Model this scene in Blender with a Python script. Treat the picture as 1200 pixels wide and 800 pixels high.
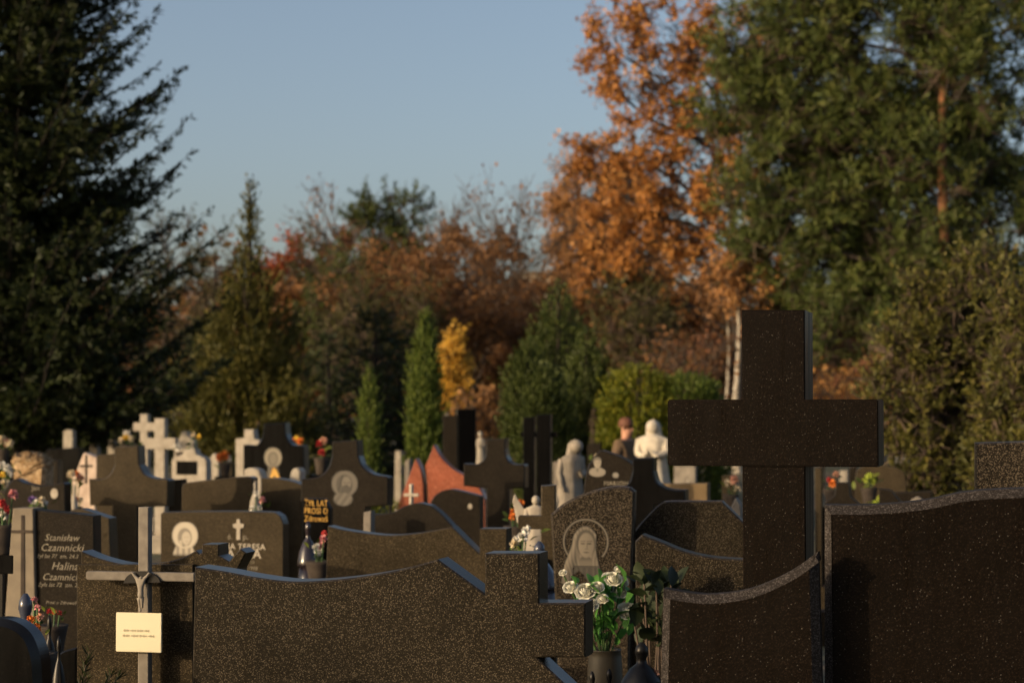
import bpy, bmesh, math, random
import numpy as np
from mathutils import Vector, Matrix
from mathutils.geometry import tessellate_polygon

for o in list(bpy.data.objects): bpy.data.objects.remove(o)
scene = bpy.context.scene
C = scene.collection
random.seed(7)
rng = np.random.default_rng(11)

# ------------------------------------------------------------------ camera
EYE = 1.65
FPX = 1200*70/36.0                       # focal length in photo pixels
PITCH = math.atan(80/FPX)                # horizon sits at y = 480 of 800
cam_d = bpy.data.cameras.new('camera'); cam = bpy.data.objects.new('camera', cam_d); C.objects.link(cam)
cam.location = (0, 0, EYE); cam.rotation_euler = (math.pi/2+PITCH, 0, 0)
cam_d.lens = 70; cam_d.sensor_width = 36; cam_d.clip_end = 3000; cam_d.clip_start = .05
cam_d.dof.use_dof = True; cam_d.dof.focus_distance = 6.35; cam_d.dof.aperture_fstop = 4.2
scene.camera = cam
scene.render.resolution_x = 1024; scene.render.resolution_y = 682

# ------------------------------------------------------------------ world and sun
AZ, EL = math.radians(60), math.radians(13)      # sun behind the camera, to the left, low
world = bpy.data.worlds.new('World'); scene.world = world; world.use_nodes = True
nt = world.node_tree
bg = nt.nodes['Background']
sky = nt.nodes.new('ShaderNodeTexSky'); sky.sky_type = 'NISHITA'; sky.sun_disc = False
sky.sun_elevation = EL; sky.sun_rotation = math.pi+AZ
sky.air_density = .7; sky.dust_density = 3.4; sky.ozone_density = .1
nt.links.new(sky.outputs[0], bg.inputs[0]); bg.inputs[1].default_value = .15
sun_d = bpy.data.lights.new('sun', 'SUN'); sun_d.energy = 3.2; sun_d.angle = math.radians(.5); sun_d.color = (1, .76, .47)
sun = bpy.data.objects.new('sun', sun_d); C.objects.link(sun)
T = Vector((math.sin(AZ)*math.cos(EL), math.cos(AZ)*math.cos(EL), -math.sin(EL)))
sun.rotation_euler = T.to_track_quat('-Z', 'Y').to_euler(); sun.location = (-20, -20, 30)
vs = scene.view_settings; vs.view_transform = 'Standard'; vs.look = 'None'; vs.exposure = .2; vs.gamma = 1; vs.use_curve_mapping = False
scene.render.engine = 'CYCLES'
scene.cycles.max_bounces = 5; scene.cycles.diffuse_bounces = 2; scene.cycles.glossy_bounces = 2

# ------------------------------------------------------------------ pixel helpers (photo pixel -> ray -> real place)
def ray(px, py):
    u = (px-600)/FPX; v = (400-py)/FPX
    return Vector((u, math.cos(PITCH)-v*math.sin(PITCH), math.sin(PITCH)+v*math.cos(PITCH)))
def at(px, py, d):
    r = ray(px, py); t = d/r.y
    return Vector((r.x*t, d, EYE+r.z*t))

# ------------------------------------------------------------------ materials
def newmat(name):
    m = bpy.data.materials.new(name); m.use_nodes = True
    n = m.node_tree.nodes; l = m.node_tree.links
    return m, n, l, n['Principled BSDF']
def mixc(n, l, fac, a, b, mode='MIX'):
    x = n.new('ShaderNodeMix'); x.data_type = 'RGBA'; x.blend_type = mode
    for i, v in ((0, fac), (6, a), (7, b)):
        if hasattr(v, 'links'): l.new(v, x.inputs[i])
        else: x.inputs[i].default_value = v if i == 0 else (*v, 1) if len(v) == 3 else v
    return x.outputs[2]
def ramp(n, l, src, stops, interp='LINEAR'):
    r = n.new('ShaderNodeValToRGB'); r.color_ramp.interpolation = interp
    el = r.color_ramp.elements
    while len(el) < len(stops): el.new(.5)
    for e, (p, c) in zip(el, stops): e.position = p; e.color = (*c, 1) if len(c) == 3 else c
    l.new(src, r.inputs[0]); return r.outputs[0]
def granite(name, dark, mid, light, scale=150, fl=.82, rough=.38, starry=0, spec=.045, wear=.35):
    m, n, l, b = newmat(name)
    tc = n.new('ShaderNodeTexCoord')
    vo = n.new('ShaderNodeTexVoronoi'); vo.inputs['Scale'].default_value = scale; l.new(tc.outputs['Object'], vo.inputs['Vector'])
    sx = n.new('ShaderNodeSeparateColor'); l.new(vo.outputs['Color'], sx.inputs[0])
    c = ramp(n, l, sx.outputs[0], [(0, dark), (.45, mid), (fl, mid), (min(fl+.14, 1), light)])
    no = n.new('ShaderNodeTexNoise'); no.inputs['Scale'].default_value = 3.2; no.inputs['Detail'].default_value = 6; no.inputs['Roughness'].default_value = .65
    l.new(tc.outputs['Object'], no.inputs['Vector'])
    w = ramp(n, l, no.outputs[0], [(.3, (1-wear,)*3), (.7, (1+wear*.6,)*3)])
    c = mixc(n, l, 1.0, c, w, 'MULTIPLY')
    if starry:
        v2 = n.new('ShaderNodeTexVoronoi'); v2.inputs['Scale'].default_value = scale*.95; l.new(tc.outputs['Object'], v2.inputs['Vector'])
        s2 = n.new('ShaderNodeSeparateColor'); l.new(v2.outputs['Color'], s2.inputs[0])
        f = ramp(n, l, s2.outputs[1], [(0, (0,0,0)), (1-starry, (0,0,0)), (1, (1,1,1))])
        d2 = ramp(n, l, v2.outputs['Distance'], [(.15, (1,1,1)), (.42, (0,0,0))])
        f2 = mixc(n, l, 1.0, f, d2, 'MULTIPLY')
        c = mixc(n, l, f2, c, (.22,.195,.17))
    l.new(c, b.inputs['Base Color'])
    # rain streaks / dust change the gloss
    mp = n.new('ShaderNodeMapping'); mp.inputs['Scale'].default_value = (14, 14, 1.6); l.new(tc.outputs['Object'], mp.inputs[0])
    n2 = n.new('ShaderNodeTexNoise'); n2.inputs['Scale'].default_value = 1.5; n2.inputs['Detail'].default_value = 5; l.new(mp.outputs[0], n2.inputs['Vector'])
    mr = n.new('ShaderNodeMapRange'); mr.inputs[1].default_value = .3; mr.inputs[2].default_value = .7; mr.inputs[3].default_value = rough-.08; mr.inputs[4].default_value = rough+.14
    l.new(n2.outputs[0], mr.inputs[0]); l.new(mr.outputs[0], b.inputs['Roughness'])
    b.inputs['Specular IOR Level'].default_value = spec
    return m
EDGE = {}
def edge_of(mat):
    """the glossy polished rim and top faces of a stone"""
    if mat.name not in EDGE:
        e = mat.copy(); e.name = mat.name+' polished rim'; p = e.node_tree.nodes['Principled BSDF']
        p.inputs['Specular IOR Level'].default_value = .4
        for l in list(e.node_tree.links):
            if l.to_socket == p.inputs['Roughness']: e.node_tree.links.remove(l)
        p.inputs['Roughness'].default_value = .3
        EDGE[mat.name] = e
    return EDGE[mat.name]
def plain(name, c1, c2=None, rough=.6, scale=8, metal=0, spec=.4):
    m, n, l, b = newmat(name)
    c2 = c2 or tuple(x*.7 for x in c1)
    tc = n.new('ShaderNodeTexCoord'); no = n.new('ShaderNodeTexNoise'); no.inputs['Scale'].default_value = scale; no.inputs['Detail'].default_value = 5
    l.new(tc.outputs['Object'], no.inputs['Vector'])
    c = ramp(n, l, no.outputs[0], [(.3, c2), (.7, c1)]); l.new(c, b.inputs['Base Color'])
    b.inputs['Roughness'].default_value = rough; b.inputs['Metallic'].default_value = metal; b.inputs['Specular IOR Level'].default_value = spec
    return m
def foliage(name, dark, light, trans=.25, third=None, rough=.55):
    m, n, l, b = newmat(name)
    a = n.new('ShaderNodeAttribute'); a.attribute_name = 'rnd'
    st = [(0, dark), (1, light)] if third is None else [(0, dark), (.6, light), (1, third)]
    c = ramp(n, l, a.outputs['Fac'], st)
    l.new(c, b.inputs['Base Color']); b.inputs['Roughness'].default_value = rough; b.inputs['Specular IOR Level'].default_value = .25
    if trans:
        tr = n.new('ShaderNodeBsdfTranslucent'); l.new(c, tr.inputs[0])
        mx = n.new('ShaderNodeMixShader'); mx.inputs[0].default_value = trans
        out = n['Material Output']; l.new(b.outputs[0], mx.inputs[1]); l.new(tr.outputs[0], mx.inputs[2]); l.new(mx.outputs[0], out.inputs[0])
    return m
def engraved(name, dark, light):
    m, n, l, b = newmat(name)
    a = n.new('ShaderNodeAttribute'); a.attribute_name = 'rnd'
    c = ramp(n, l, a.outputs['Fac'], [(0, dark), (1, light)])
    l.new(c, b.inputs['Base Color']); b.inputs['Roughness'].default_value = .7
    return m

G = {}
G['grey']   = granite('speckled grey granite', (.0062,.0050,.0035), (.0186,.0145,.0096), (.1036,.0830,.0583), 400, .82, .42)
G['greyfar']= granite('plain grey granite', (.0275,.0210,.0128), (.0427,.0324,.0197), (.0722,.0554,.0336), 260, .75, .45)
G['greydk'] = granite('dark grey granite', (.0092,.0074,.0054), (.0162,.0128,.0094), (.0334,.0261,.0189), 260, .8, .40)
G['black']  = granite('starry black granite', (.0038,.0026,.0019), (.0065,.0045,.0032), (.0179,.0125,.0090), 360, .84, .32, starry=.015, wear=.25)
G['blackedge'] = granite('sawn black granite edge', (.0149,.0124,.0112), (.0260,.0223,.0205), (.0744,.0651,.0620), 360, .74, .6, wear=.2)
G['jet']    = granite('polished black granite', (.0021,.0021,.0022), (.0035,.0032,.0031), (.0098,.0084,.0077), 300, .9, .26, wear=.3)
G['mary']   = granite('coarse grey granite', (.0060,.0049,.0037), (.0216,.0167,.0120), (.1020,.0808,.0570), 300, .70, .45)
G['brown']  = granite('brown granite', (.0140,.0104,.0056), (.0318,.0239,.0139), (.0954,.0723,.0431), 330, .80, .45, wear=.5)
G['red']    = granite('red granite', (.1760,.0504,.0277), (.2720,.0828,.0462), (.3680,.1440,.0924), 140, .8, .4)
G['pale']   = plain('pale weathered stone', (.38,.335,.27), (.23,.20,.16), .8, 9)
G['white']  = plain('white painted stone', (.42,.37,.30), (.28,.24,.19), .75, 12)
G['tan']    = granite('tan boulder', (.17,.105,.055), (.33,.22,.12), (.48,.36,.23), 60, .7, .8, wear=.7)
G['cream']  = plain('cream white stone', (.56,.50,.41), (.40,.35,.28), .75, 12)
G['strip']  = plain('pale brown stone', (.22,.18,.13), (.16,.13,.095), .85, 14)
G['pink']   = plain('pinkish sandstone', (.58,.46,.37), (.38,.28,.22), .85, 14)
G['statue'] = plain('grey cast statue stone', (.32,.275,.22), (.17,.145,.115), .75, 10)
G['concrete']=plain('grey concrete', (.22,.19,.155), (.14,.12,.098), .85, 30)
G['gold']   = plain('gold lettering', (.62,.36,.07), (.48,.25,.04), .4, 30)
G['letter'] = plain('pale cut lettering', (.55,.49,.40), (.42,.37,.30), .8, 30)
G['letterdim']=plain('worn cut lettering', (.28,.24,.18), (.16,.14,.11), .8, 40)
G['bark']   = plain('bark', (.060,.045,.034), (.028,.021,.017), .95, 14)
G['sprucebark']=plain('dark spruce bark', (.022,.017,.013), (.012,.010,.008), .95, 14)
G['pinebark']=plain('orange pine bark', (.34,.15,.065), (.15,.07,.035), .95, 7)
G['birchbark']=plain('white birch bark', (.58,.52,.43), (.16,.13,.10), .9, 5)
G['twig']   = plain('thin twigs', (.12,.085,.062), (.07,.05,.037), .95, 10)
G['darkmetal']=plain('dark metal', (.03,.027,.025), (.015,.014,.013), .35, 20, metal=.6)
G['vase']   = plain('olive brown stoneware', (.085,.068,.042), (.055,.044,.028), .45, 12)
G['petal']  = plain('cream white petals', (.84,.81,.73), (.70,.68,.52), .75, 90, spec=.15)
G['leaf']   = foliage('rose leaves', (.035,.11,.02), (.11,.30,.05), .4)
G['stem']   = plain('green stems', (.06,.12,.03), (.03,.07,.02), .6, 20)

# ------------------------------------------------------------------ object helpers
def link(name, mesh, mat=None, parent=None):
    o = bpy.data.objects.new(name, mesh); C.objects.link(o)
    if mat and mesh is not None and not mesh.materials: mesh.materials.append(mat)
    if parent: o.parent = parent
    return o
def tag(o, label, cat, group=None, kind=None):
    o['label'] = label; o['category'] = cat
    if group: o['group'] = group
    if kind: o['kind'] = kind
    return o
def thing(name, label, cat, loc=(0,0,0), rz=0, group=None):
    o = bpy.data.objects.new(name, None); C.objects.link(o); o.empty_display_size = .2
    o.location = loc; o.rotation_euler = (0,0,rz)
    return tag(o, label, cat, group)
def mesh_bm(bm, name='m', smooth=False):
    bmesh.ops.recalc_face_normals(bm, faces=bm.faces)
    me = bpy.data.meshes.new(name); bm.to_mesh(me); bm.free()
    if smooth: me.polygons.foreach_set('use_smooth', [True]*len(me.polygons))
    return me
def add_box(bm, x0,x1,y0,y1,z0,z1, bev=0):
    r = bmesh.ops.create_cube(bm, size=1)
    vs_ = r['verts']
    for v in vs_:
        v.co = ((x0+x1)/2+v.co.x*(x1-x0), (y0+y1)/2+v.co.y*(y1-y0), (z0+z1)/2+v.co.z*(z1-z0))
    if bev:
        es = list({e for v in vs_ for e in v.link_edges})
        bmesh.ops.bevel(bm, geom=es, offset=bev, segments=2, affect='EDGES', clamp_overlap=True)
def box(name, x0,x1,y0,y1,z0,z1, mat, parent, bev=.006):
    bm = bmesh.new(); add_box(bm, x0,x1,y0,y1,z0,z1, bev); return link(name, mesh_bm(bm), mat, parent)
def lathe(prof, seg=20, sx=1, sy=1, bm=None, off=(0,0,0), cap=True):
    own = bm is None
    if own: bm = bmesh.new()
    rings = []
    for r, z in prof:
        rings.append([bm.verts.new((off[0]+r*sx*math.cos(2*math.pi*i/seg), off[1]+r*sy*math.sin(2*math.pi*i/seg), off[2]+z)) for i in range(seg)])
    for a, b in zip(rings, rings[1:]):
        for i in range(seg): bm.faces.new((a[i], a[(i+1)%seg], b[(i+1)%seg], b[i]))
    if cap: bm.faces.new(rings[0][::-1]); bm.faces.new(rings[-1])
    return bm
def fast_mesh(name, verts, faces, rnd=None, smooth=False):
    verts = np.asarray(verts, np.float32); faces = np.asarray(faces, np.int32)
    k = faces.shape[1]; me = bpy.data.meshes.new(name)
    me.vertices.add(len(verts)); me.vertices.foreach_set('co', verts.ravel())
    me.loops.add(faces.size); me.loops.foreach_set('vertex_index', faces.ravel())
    me.polygons.add(len(faces)); me.polygons.foreach_set('loop_start', np.arange(0, faces.size, k, dtype=np.int32))
    me.update(calc_edges=True)
    if rnd is not None:
        a = me.attributes.new('rnd', 'FLOAT', 'POINT'); a.data.foreach_set('value', np.asarray(rnd, np.float32))
    if smooth: me.polygons.foreach_set('use_smooth', np.ones(len(faces), bool))
    return me
def nrm(a): return a/np.maximum(np.linalg.norm(a, axis=-1, keepdims=True), 1e-9)
def rdir(n): return nrm(rng.normal(size=(n,3)))

def catmull(pts, k=7):
    P = [Vector(p) for p in pts]; out = []
    P = [P[0]*2-P[1]] + P + [P[-1]*2-P[-2]]
    for i in range(1, len(P)-2):
        a,b,c,d = P[i-1],P[i],P[i+1],P[i+2]
        for j in range(k):
            t = j/k
            out.append(.5*((2*b)+(c-a)*t+(2*a-5*b+4*c-d)*t*t+(3*b-a-3*c+d)*t*t*t))
    out.append(P[-2]); return [tuple(p) for p in out]
def expand(outline):
    r = []
    for it in outline:
        if isinstance(it, list):
            for p in catmull(it):
                if not r or (abs(p[0]-r[-1][0])+abs(p[1]-r[-1][1])) > .4: r.append(p)
        elif not r or (abs(it[0]-r[-1][0])+abs(it[1]-r[-1][1])) > .4: r.append(it)
    return r
def inset(poly, c):
    n = len(poly); out = []
    area = sum(poly[i][0]*poly[(i+1)%n][1]-poly[(i+1)%n][0]*poly[i][1] for i in range(n))
    sg = 1 if area > 0 else -1
    for i in range(n):
        p = Vector(poly[i]); a = p-Vector(poly[i-1]); b = Vector(poly[(i+1)%n])-p
        na = Vector((-a.y, a.x)).normalized()*sg; nb = Vector((-b.y, b.x)).normalized()*sg
        k = na+nb; k = k.normalized() if k.length > 1e-6 else na
        out.append(tuple(p+k*(c/max(.45, k.dot(na)))))
    return out
def slab_mesh(poly, t, c, c2=None, y0=0):
    """poly: (s,z) outline; front face at y0, back at y0+t, chamfer c in front, c2 behind"""
    bm = bmesh.new(); c2 = c if c2 is None else c2
    rings = []
    for y, q in ((y0, inset(poly, c)), (y0+c, poly), (y0+t-c2, poly), (y0+t, inset(poly, c2))):
        rings.append([bm.verts.new((s, y, z)) for s, z in q])
    n = len(poly)
    for a, b in zip(rings, rings[1:]):
        for i in range(n): bm.faces.new((a[i], a[(i+1)%n], b[(i+1)%n], b[i])).material_index = 1
    for ring in (rings[0], rings[-1]):
        for tri in tessellate_polygon([[Vector((v.co.x, v.co.z, 0)) for v in ring]]):
            try: bm.faces.new([ring[i] for i in tri])
            except ValueError: pass
    return mesh_bm(bm)

class Stone:
    """a headstone standing at depth d, turned by yaw; px() turns a photo pixel into the plane of its face"""
    def __init__(s, name, label, cat, xref, d, yaw=14, group=None):
        s.th = math.radians(yaw); s.d = d
        r = ray(xref, 480); s.p0 = Vector((r.x*d/r.y, d, 0))
        s.root = thing(name, label, cat, s.p0, -s.th, group)
        s.n = Vector((-math.sin(s.th), -math.cos(s.th), 0)); s.ax = Vector((math.cos(s.th), -math.sin(s.th), 0))
    def px(s, x, y, back=0):
        r = ray(x, y); q = s.p0-s.n*back
        t = s.n.dot(q)/s.n.dot(r)
        w = r*t; return ((w-q).dot(s.ax), EYE+w.z)
    def outline(s, ol, zb): 
        p = [s.px(*q) for q in expand(ol)]
        p = [(a, max(b, zb)) for a, b in p]
        return [(p[0][0], zb)] + [q for q in p if q[1] > zb+.001] + [(p[-1][0], zb)]
    def slab(s, ol, t, mat, c=.006, zb=.24, part='headstone', y0=0, c2=None, edge=None):
        poly = s.outline(ol, zb); s.zb = zb
        me = slab_mesh(poly, t, c, c2, y0); me.materials.append(mat); me.materials.append(edge or (edge_of(mat) if 'granite' in mat.name else mat)); o = link(part, me, None, s.root)
        s.x0 = min(p[0] for p in poly); s.x1 = max(p[0] for p in poly); s.t = t; s.top = max(p[1] for p in poly)
        return o
    def plinth(s, mat, h=.24, ex=.05, z0=0):
        return box('plinth', s.x0-ex, s.x1+ex, -.07, s.t+.05, z0, h-.001, mat, s.root, .008)
    def ledger(s, mat, L=1.7, h=.32):
        o = box('ledger', s.x0-.03, s.x1+.03, -.075-L, -.075, 0, h, mat, s.root, .012); return o
    def text(s, txt, x, y, wpx, mat, part='inscription', shear=0, hscale=1, parent=None):
        cu = bpy.data.curves.new('t', 'FONT'); cu.body = txt; cu.size = 1; cu.shear = shear; cu.extrude = .012; cu.resolution_u = 2; cu.space_character = 1.05
        to = bpy.data.objects.new('t', cu); C.objects.link(to)
        dg = bpy.context.evaluated_depsgraph_get(); me = bpy.data.meshes.new_from_object(to.evaluated_get(dg))
        bpy.data.objects.remove(to); me.materials.clear()
        vs_ = np.array([v.co[:] for v in me.vertices]); w = vs_[:,0].max()-vs_[:,0].min()
        s0, z0 = s.px(x, y); s1, _ = s.px(x+wpx, y); k = (s1-s0)/w
        for v in me.vertices:
            v.co = (s0+(v.co.x-vs_[:,0].min())*k, -.0015-v.co.z*.08, z0+v.co.y*k*hscale)
        return link(part, me, mat, parent or s.root)
    def engrave(s, x0, y0, x1, y1, fn, mat, nx=50, part='engraving', lo=.05):
        a, zt = s.px(x0, y0); b, zb_ = s.px(x1, y1)
        ny = int(nx*(zt-zb_)/(b-a))
        gx, gy = np.meshgrid(np.linspace(-1,1,nx+1), np.linspace(0,1,ny+1)*(zt-zb_)/(b-a)*2)
        val = np.clip(fn(gx, gy), 0, 1)
        v = np.stack([a+(gx+1)/2*(b-a), np.full_like(gx, -.002), zt-gy/2*(b-a)], -1).reshape(-1,3)
        idx = np.arange((nx+1)*(ny+1)).reshape(ny+1, nx+1)
        f = np.stack([idx[:-1,:-1], idx[1:,:-1], idx[1:,1:], idx[:-1,1:]], -1).reshape(-1,4)
        fv = val.ravel()[f].max(1); f = f[fv > lo]
        return link(part, fast_mesh('eng', v, f, val.ravel()), mat, s.root)
# drawing functions for engravings: x in -1..1, y from 0 at the top downwards
def ell(x, y, cx, cy, rx, ry, soft=.12):
    return np.clip((1-np.sqrt(((x-cx)/rx)**2+((y-cy)/ry)**2))/soft+.5, 0, 1)
def veil_woman(x, y):
    sw = .06*np.sin(y*9)
    halo = np.exp(-((np.hypot(x-.0, y-.95)-.82)/.022)**2)*.75*(y < 1.5)
    hw = .44+.36*np.clip((y-.95)/1.2, 0, 1)**1.4
    veil = np.clip((hw-np.abs(x+.12*np.clip(y-.6, 0, 2)+.02))/.05, 0, 1)*np.clip((y-.36-1.7*(x+.02)**2-1.2*(x+.02)**4)/.06, 0, 1)*(y < 2.28+.25*np.sin(x*6))
    folds = .62+.28*np.sin((x*14+np.abs(x)*y*5))*np.clip(np.abs(x)-.22, 0, .2)*4
    strand = .5+.5*np.sin(x*46+np.sign(x)*y*7+2*np.sin(y*5))
    v = veil*(folds*.72+.28*strand-.18*np.sin(x*9+y*3.1)*(np.abs(x) > .3))
    face = ell(x, y, .02, 1.08, .29, .46, .15)
    hair = ell(x, y, .01, 1.0, .37, .50, .15)
    v = v*(1-hair)+hair*.20
    fc = .72-.16*np.clip(x/.3, -1, 1)
    for ex in (-.11, .14):
        fc = fc-.52*ell(x, y, ex, 1.02, .085, .032, .5)-.34*np.exp(-((y-.93-.5*(x-ex)**2)/.022)**2)*(np.abs(x-ex) < .10)
    fc = fc-.30*np.exp(-((x-.055-.0*y)/.022)**2)*(y > 1.0)*(y < 1.2)-.35*ell(x, y, .03, 1.22, .07, .02, .6)-.5*ell(x, y, .02, 1.34, .11, .026, .5)
    v = v*(1-face)+face*fc
    neck = ell(x, y, 0, 1.72, .25, .26, .2)*(1-face)
    v = v*(1-neck)+neck*(.5-.25*np.exp(-((y-1.55)/.1)**2))
    dress = np.clip((.50-np.abs(x))/.05, 0, 1)*(y > 1.82)
    v = np.where(dress > .3, v*.25+.06*np.sin(x*30)*(y > 1.9), v)
    return np.maximum(v, halo)
def halo_woman(x, y):
    h = ell(x, y, 0, .85, .85, .85, .12)*.95
    hair = ell(x, y, -.02, .98, .48, .60, .15)
    v = h*(1-hair)+hair*.28
    face = ell(x, y, .08, 1.02, .30, .42, .2)
    v = v*(1-face)+face*(.85-.35*ell(x, y, 0, .96, .06, .04, .6)-.35*ell(x, y, .2, .96, .06, .04, .6)-.4*ell(x, y, .12, 1.22, .09, .03, .6))
    drape = np.clip((.35+.42*(y-1.0)-np.abs(x+.06))/.08, 0, 1)*(y > 1.15)*(1-face)
    return np.maximum(v, drape*(.55+.3*np.sin(x*16))*np.clip((2.15-y)/.2, 0, 1))
def bearded_man(x, y):
    h = ell(x, y, 0, .85, .86, .82, .12)*(.32+.22*np.clip(np.hypot(x, y-.85), 0, 1))
    hair = ell(x, y, -.02, .95, .55, .70, .15)
    v = h*(1-hair)+hair*(.14+.08*np.sin(x*22+y*6))
    face = ell(x, y, .12, .82, .30, .44, .2)
    fc = .62-.4*ell(x, y, 0, .78, .09, .05, .6)-.4*ell(x, y, .27, .78, .09, .05, .6)-.25*np.exp(-((x-.16)/.03)**2)*(y > .8)*(y < .98)
    v = v*(1-face)+face*fc
    beard = ell(x, y, .10, 1.18, .27, .26, .2); v = v*(1-beard)+beard*.14
    rob = ell(x, y, -.1, 1.85, .62, .42, .15)*(1-beard)*(y > 1.35)
    return np.maximum(v, rob*(.42+.15*np.sin(x*12+y*9)))
def portrait_man(x, y):
    hair = ell(x, y, 0, .5, .48, .46, .12); face = ell(x, y, .02, .72, .40, .58, .12)
    v = hair*.22; v = v*(1-face)+face*(.72-.2*np.clip(x, -1, 1)-.5*ell(x, y, -.16, .64, .11, .05, .6)-.5*ell(x, y, .18, .64, .11, .05, .6)-.4*ell(x, y, .03, 1.0, .14, .035, .6)-.2*ell(x,y,.03,.82,.06,.1,.7))
    v = np.where((y < .36+.25*np.abs(x)) & (face > .2), .25, v)
    bust = ell(x, y, 0, 1.75, .95, .52, .12)*(1-face)
    return np.maximum(v, bust*.55*(1-.5*ell(x, y, .02, 1.45, .16, .3, .4)))
def praying(x, y):
    h = ell(x, y, 0, .75, .62, .66, .12)*.55
    face = ell(x, y, .02, .86, .27, .38, .2); hair = ell(x, y, 0, .85, .38, .50, .2)
    v = h*(1-hair)+hair*.22; v = v*(1-face)+face*.38
    rob = np.clip((.30+.30*(y-1.2)-np.abs(x))/.06, 0, 1)*(y > 1.3)
    return np.maximum(v, rob*(.16+.07*np.sin(x*18)))

# ------------------------------------------------------------------ vegetation helpers
def quads(c, ax, nr, L, W, rnd):
    """diamond leaves: centre c, long axis ax, normal nr"""
    n = len(c); ax = nrm(ax); w = nrm(np.cross(nr, ax)); L = np.broadcast_to(np.asarray(L).reshape(-1,1), (n,1)); W = np.broadcast_to(np.asarray(W).reshape(-1,1), (n,1))
    v = np.stack([c-ax*L*.5, c-ax*L*.04+w*W*.5, c+ax*L*.5, c-ax*L*.04-w*W*.5], 1).reshape(-1,3)
    return v, np.arange(n*4).reshape(-1,4), np.repeat(rnd, 4)
def prisms(p0, p1, r0, r1, k=4):
    p0 = np.asarray(p0, float); p1 = np.asarray(p1, float); n = len(p0)
    d = nrm(p1-p0); h = np.where(np.abs(d[:,2:3]) > .9, np.array([[1.,0,0]]), np.array([[0,0,1.]]))
    u = nrm(np.cross(d, h)); w = np.cross(d, u)
    r0 = np.broadcast_to(r0, (n,)); r1 = np.broadcast_to(r1, (n,))
    a = np.arange(k)*2*math.pi/k
    off = u[:,None]*np.cos(a)[None,:,None]+w[:,None]*np.sin(a)[None,:,None]
    v = np.concatenate([p0[:,None]+off*r0[:,None,None], p1[:,None]+off*r1[:,None,None]], 1).reshape(-1,3)
    base = (np.arange(n)*2*k)[:,None]; i = np.arange(k); j = (i+1)%k
    f = np.stack([base+i, base+j, base+k+j, base+k+i], -1).reshape(-1,4)
    return v, f
def polytube(paths, k=6):
    P0, P1, R0, R1 = [], [], [], []
    for pts, rad in paths:
        for i in range(len(pts)-1):
            P0.append(pts[i]); P1.append(pts[i+1]); R0.append(rad[i]); R1.append(rad[i+1])
    return prisms(np.array(P0), np.array(P1), np.array(R0), np.array(R1), k)
def bez(a, b, bow, n=6):
    t = np.linspace(0,1,n+1)[:,None]; m = (a+b)/2+bow
    return (1-t)**2*a+2*t*(1-t)*m+t*t*b
def shoots(st, dr, ln, per, nl, nw, cone, jitter=.25):
    """needles set along short shoots"""
    st = np.asarray(st); dr = nrm(np.asarray(dr)); ln = np.asarray(ln)
    k = np.maximum((ln*per).astype(int), 2); i = np.repeat(np.arange(len(st)), k); m = len(i)
    t = rng.random(m); c = st[i]+dr[i]*(ln[i]*t)[:,None]
    ax = nrm(dr[i]*math.cos(cone)+rdir(m)*math.sin(cone))
    tone = np.clip(np.repeat(rng.random(len(st)), k)*.55+rng.random(m)*.45+.12*(t-.5), 0, 1)
    L = nl*(1-jitter+2*jitter*rng.random(m))
    return quads(c+ax*(L*.4)[:,None], ax, rdir(m), L, nw*(.7+.6*rng.random(m)), tone)
def merge(parts):
    V, F, R, o = [], [], [], 0
    for v, f, r in parts: V.append(v); F.append(f+o); R.append(r); o += len(v)
    return np.concatenate(V), np.concatenate(F), np.concatenate(R)
def tree_root(name, label, px, d, group=None, cat='tree'):
    p = at(px, 480, d); return thing(name, label, cat, (p.x, d, 0), 0, group), p.x

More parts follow.
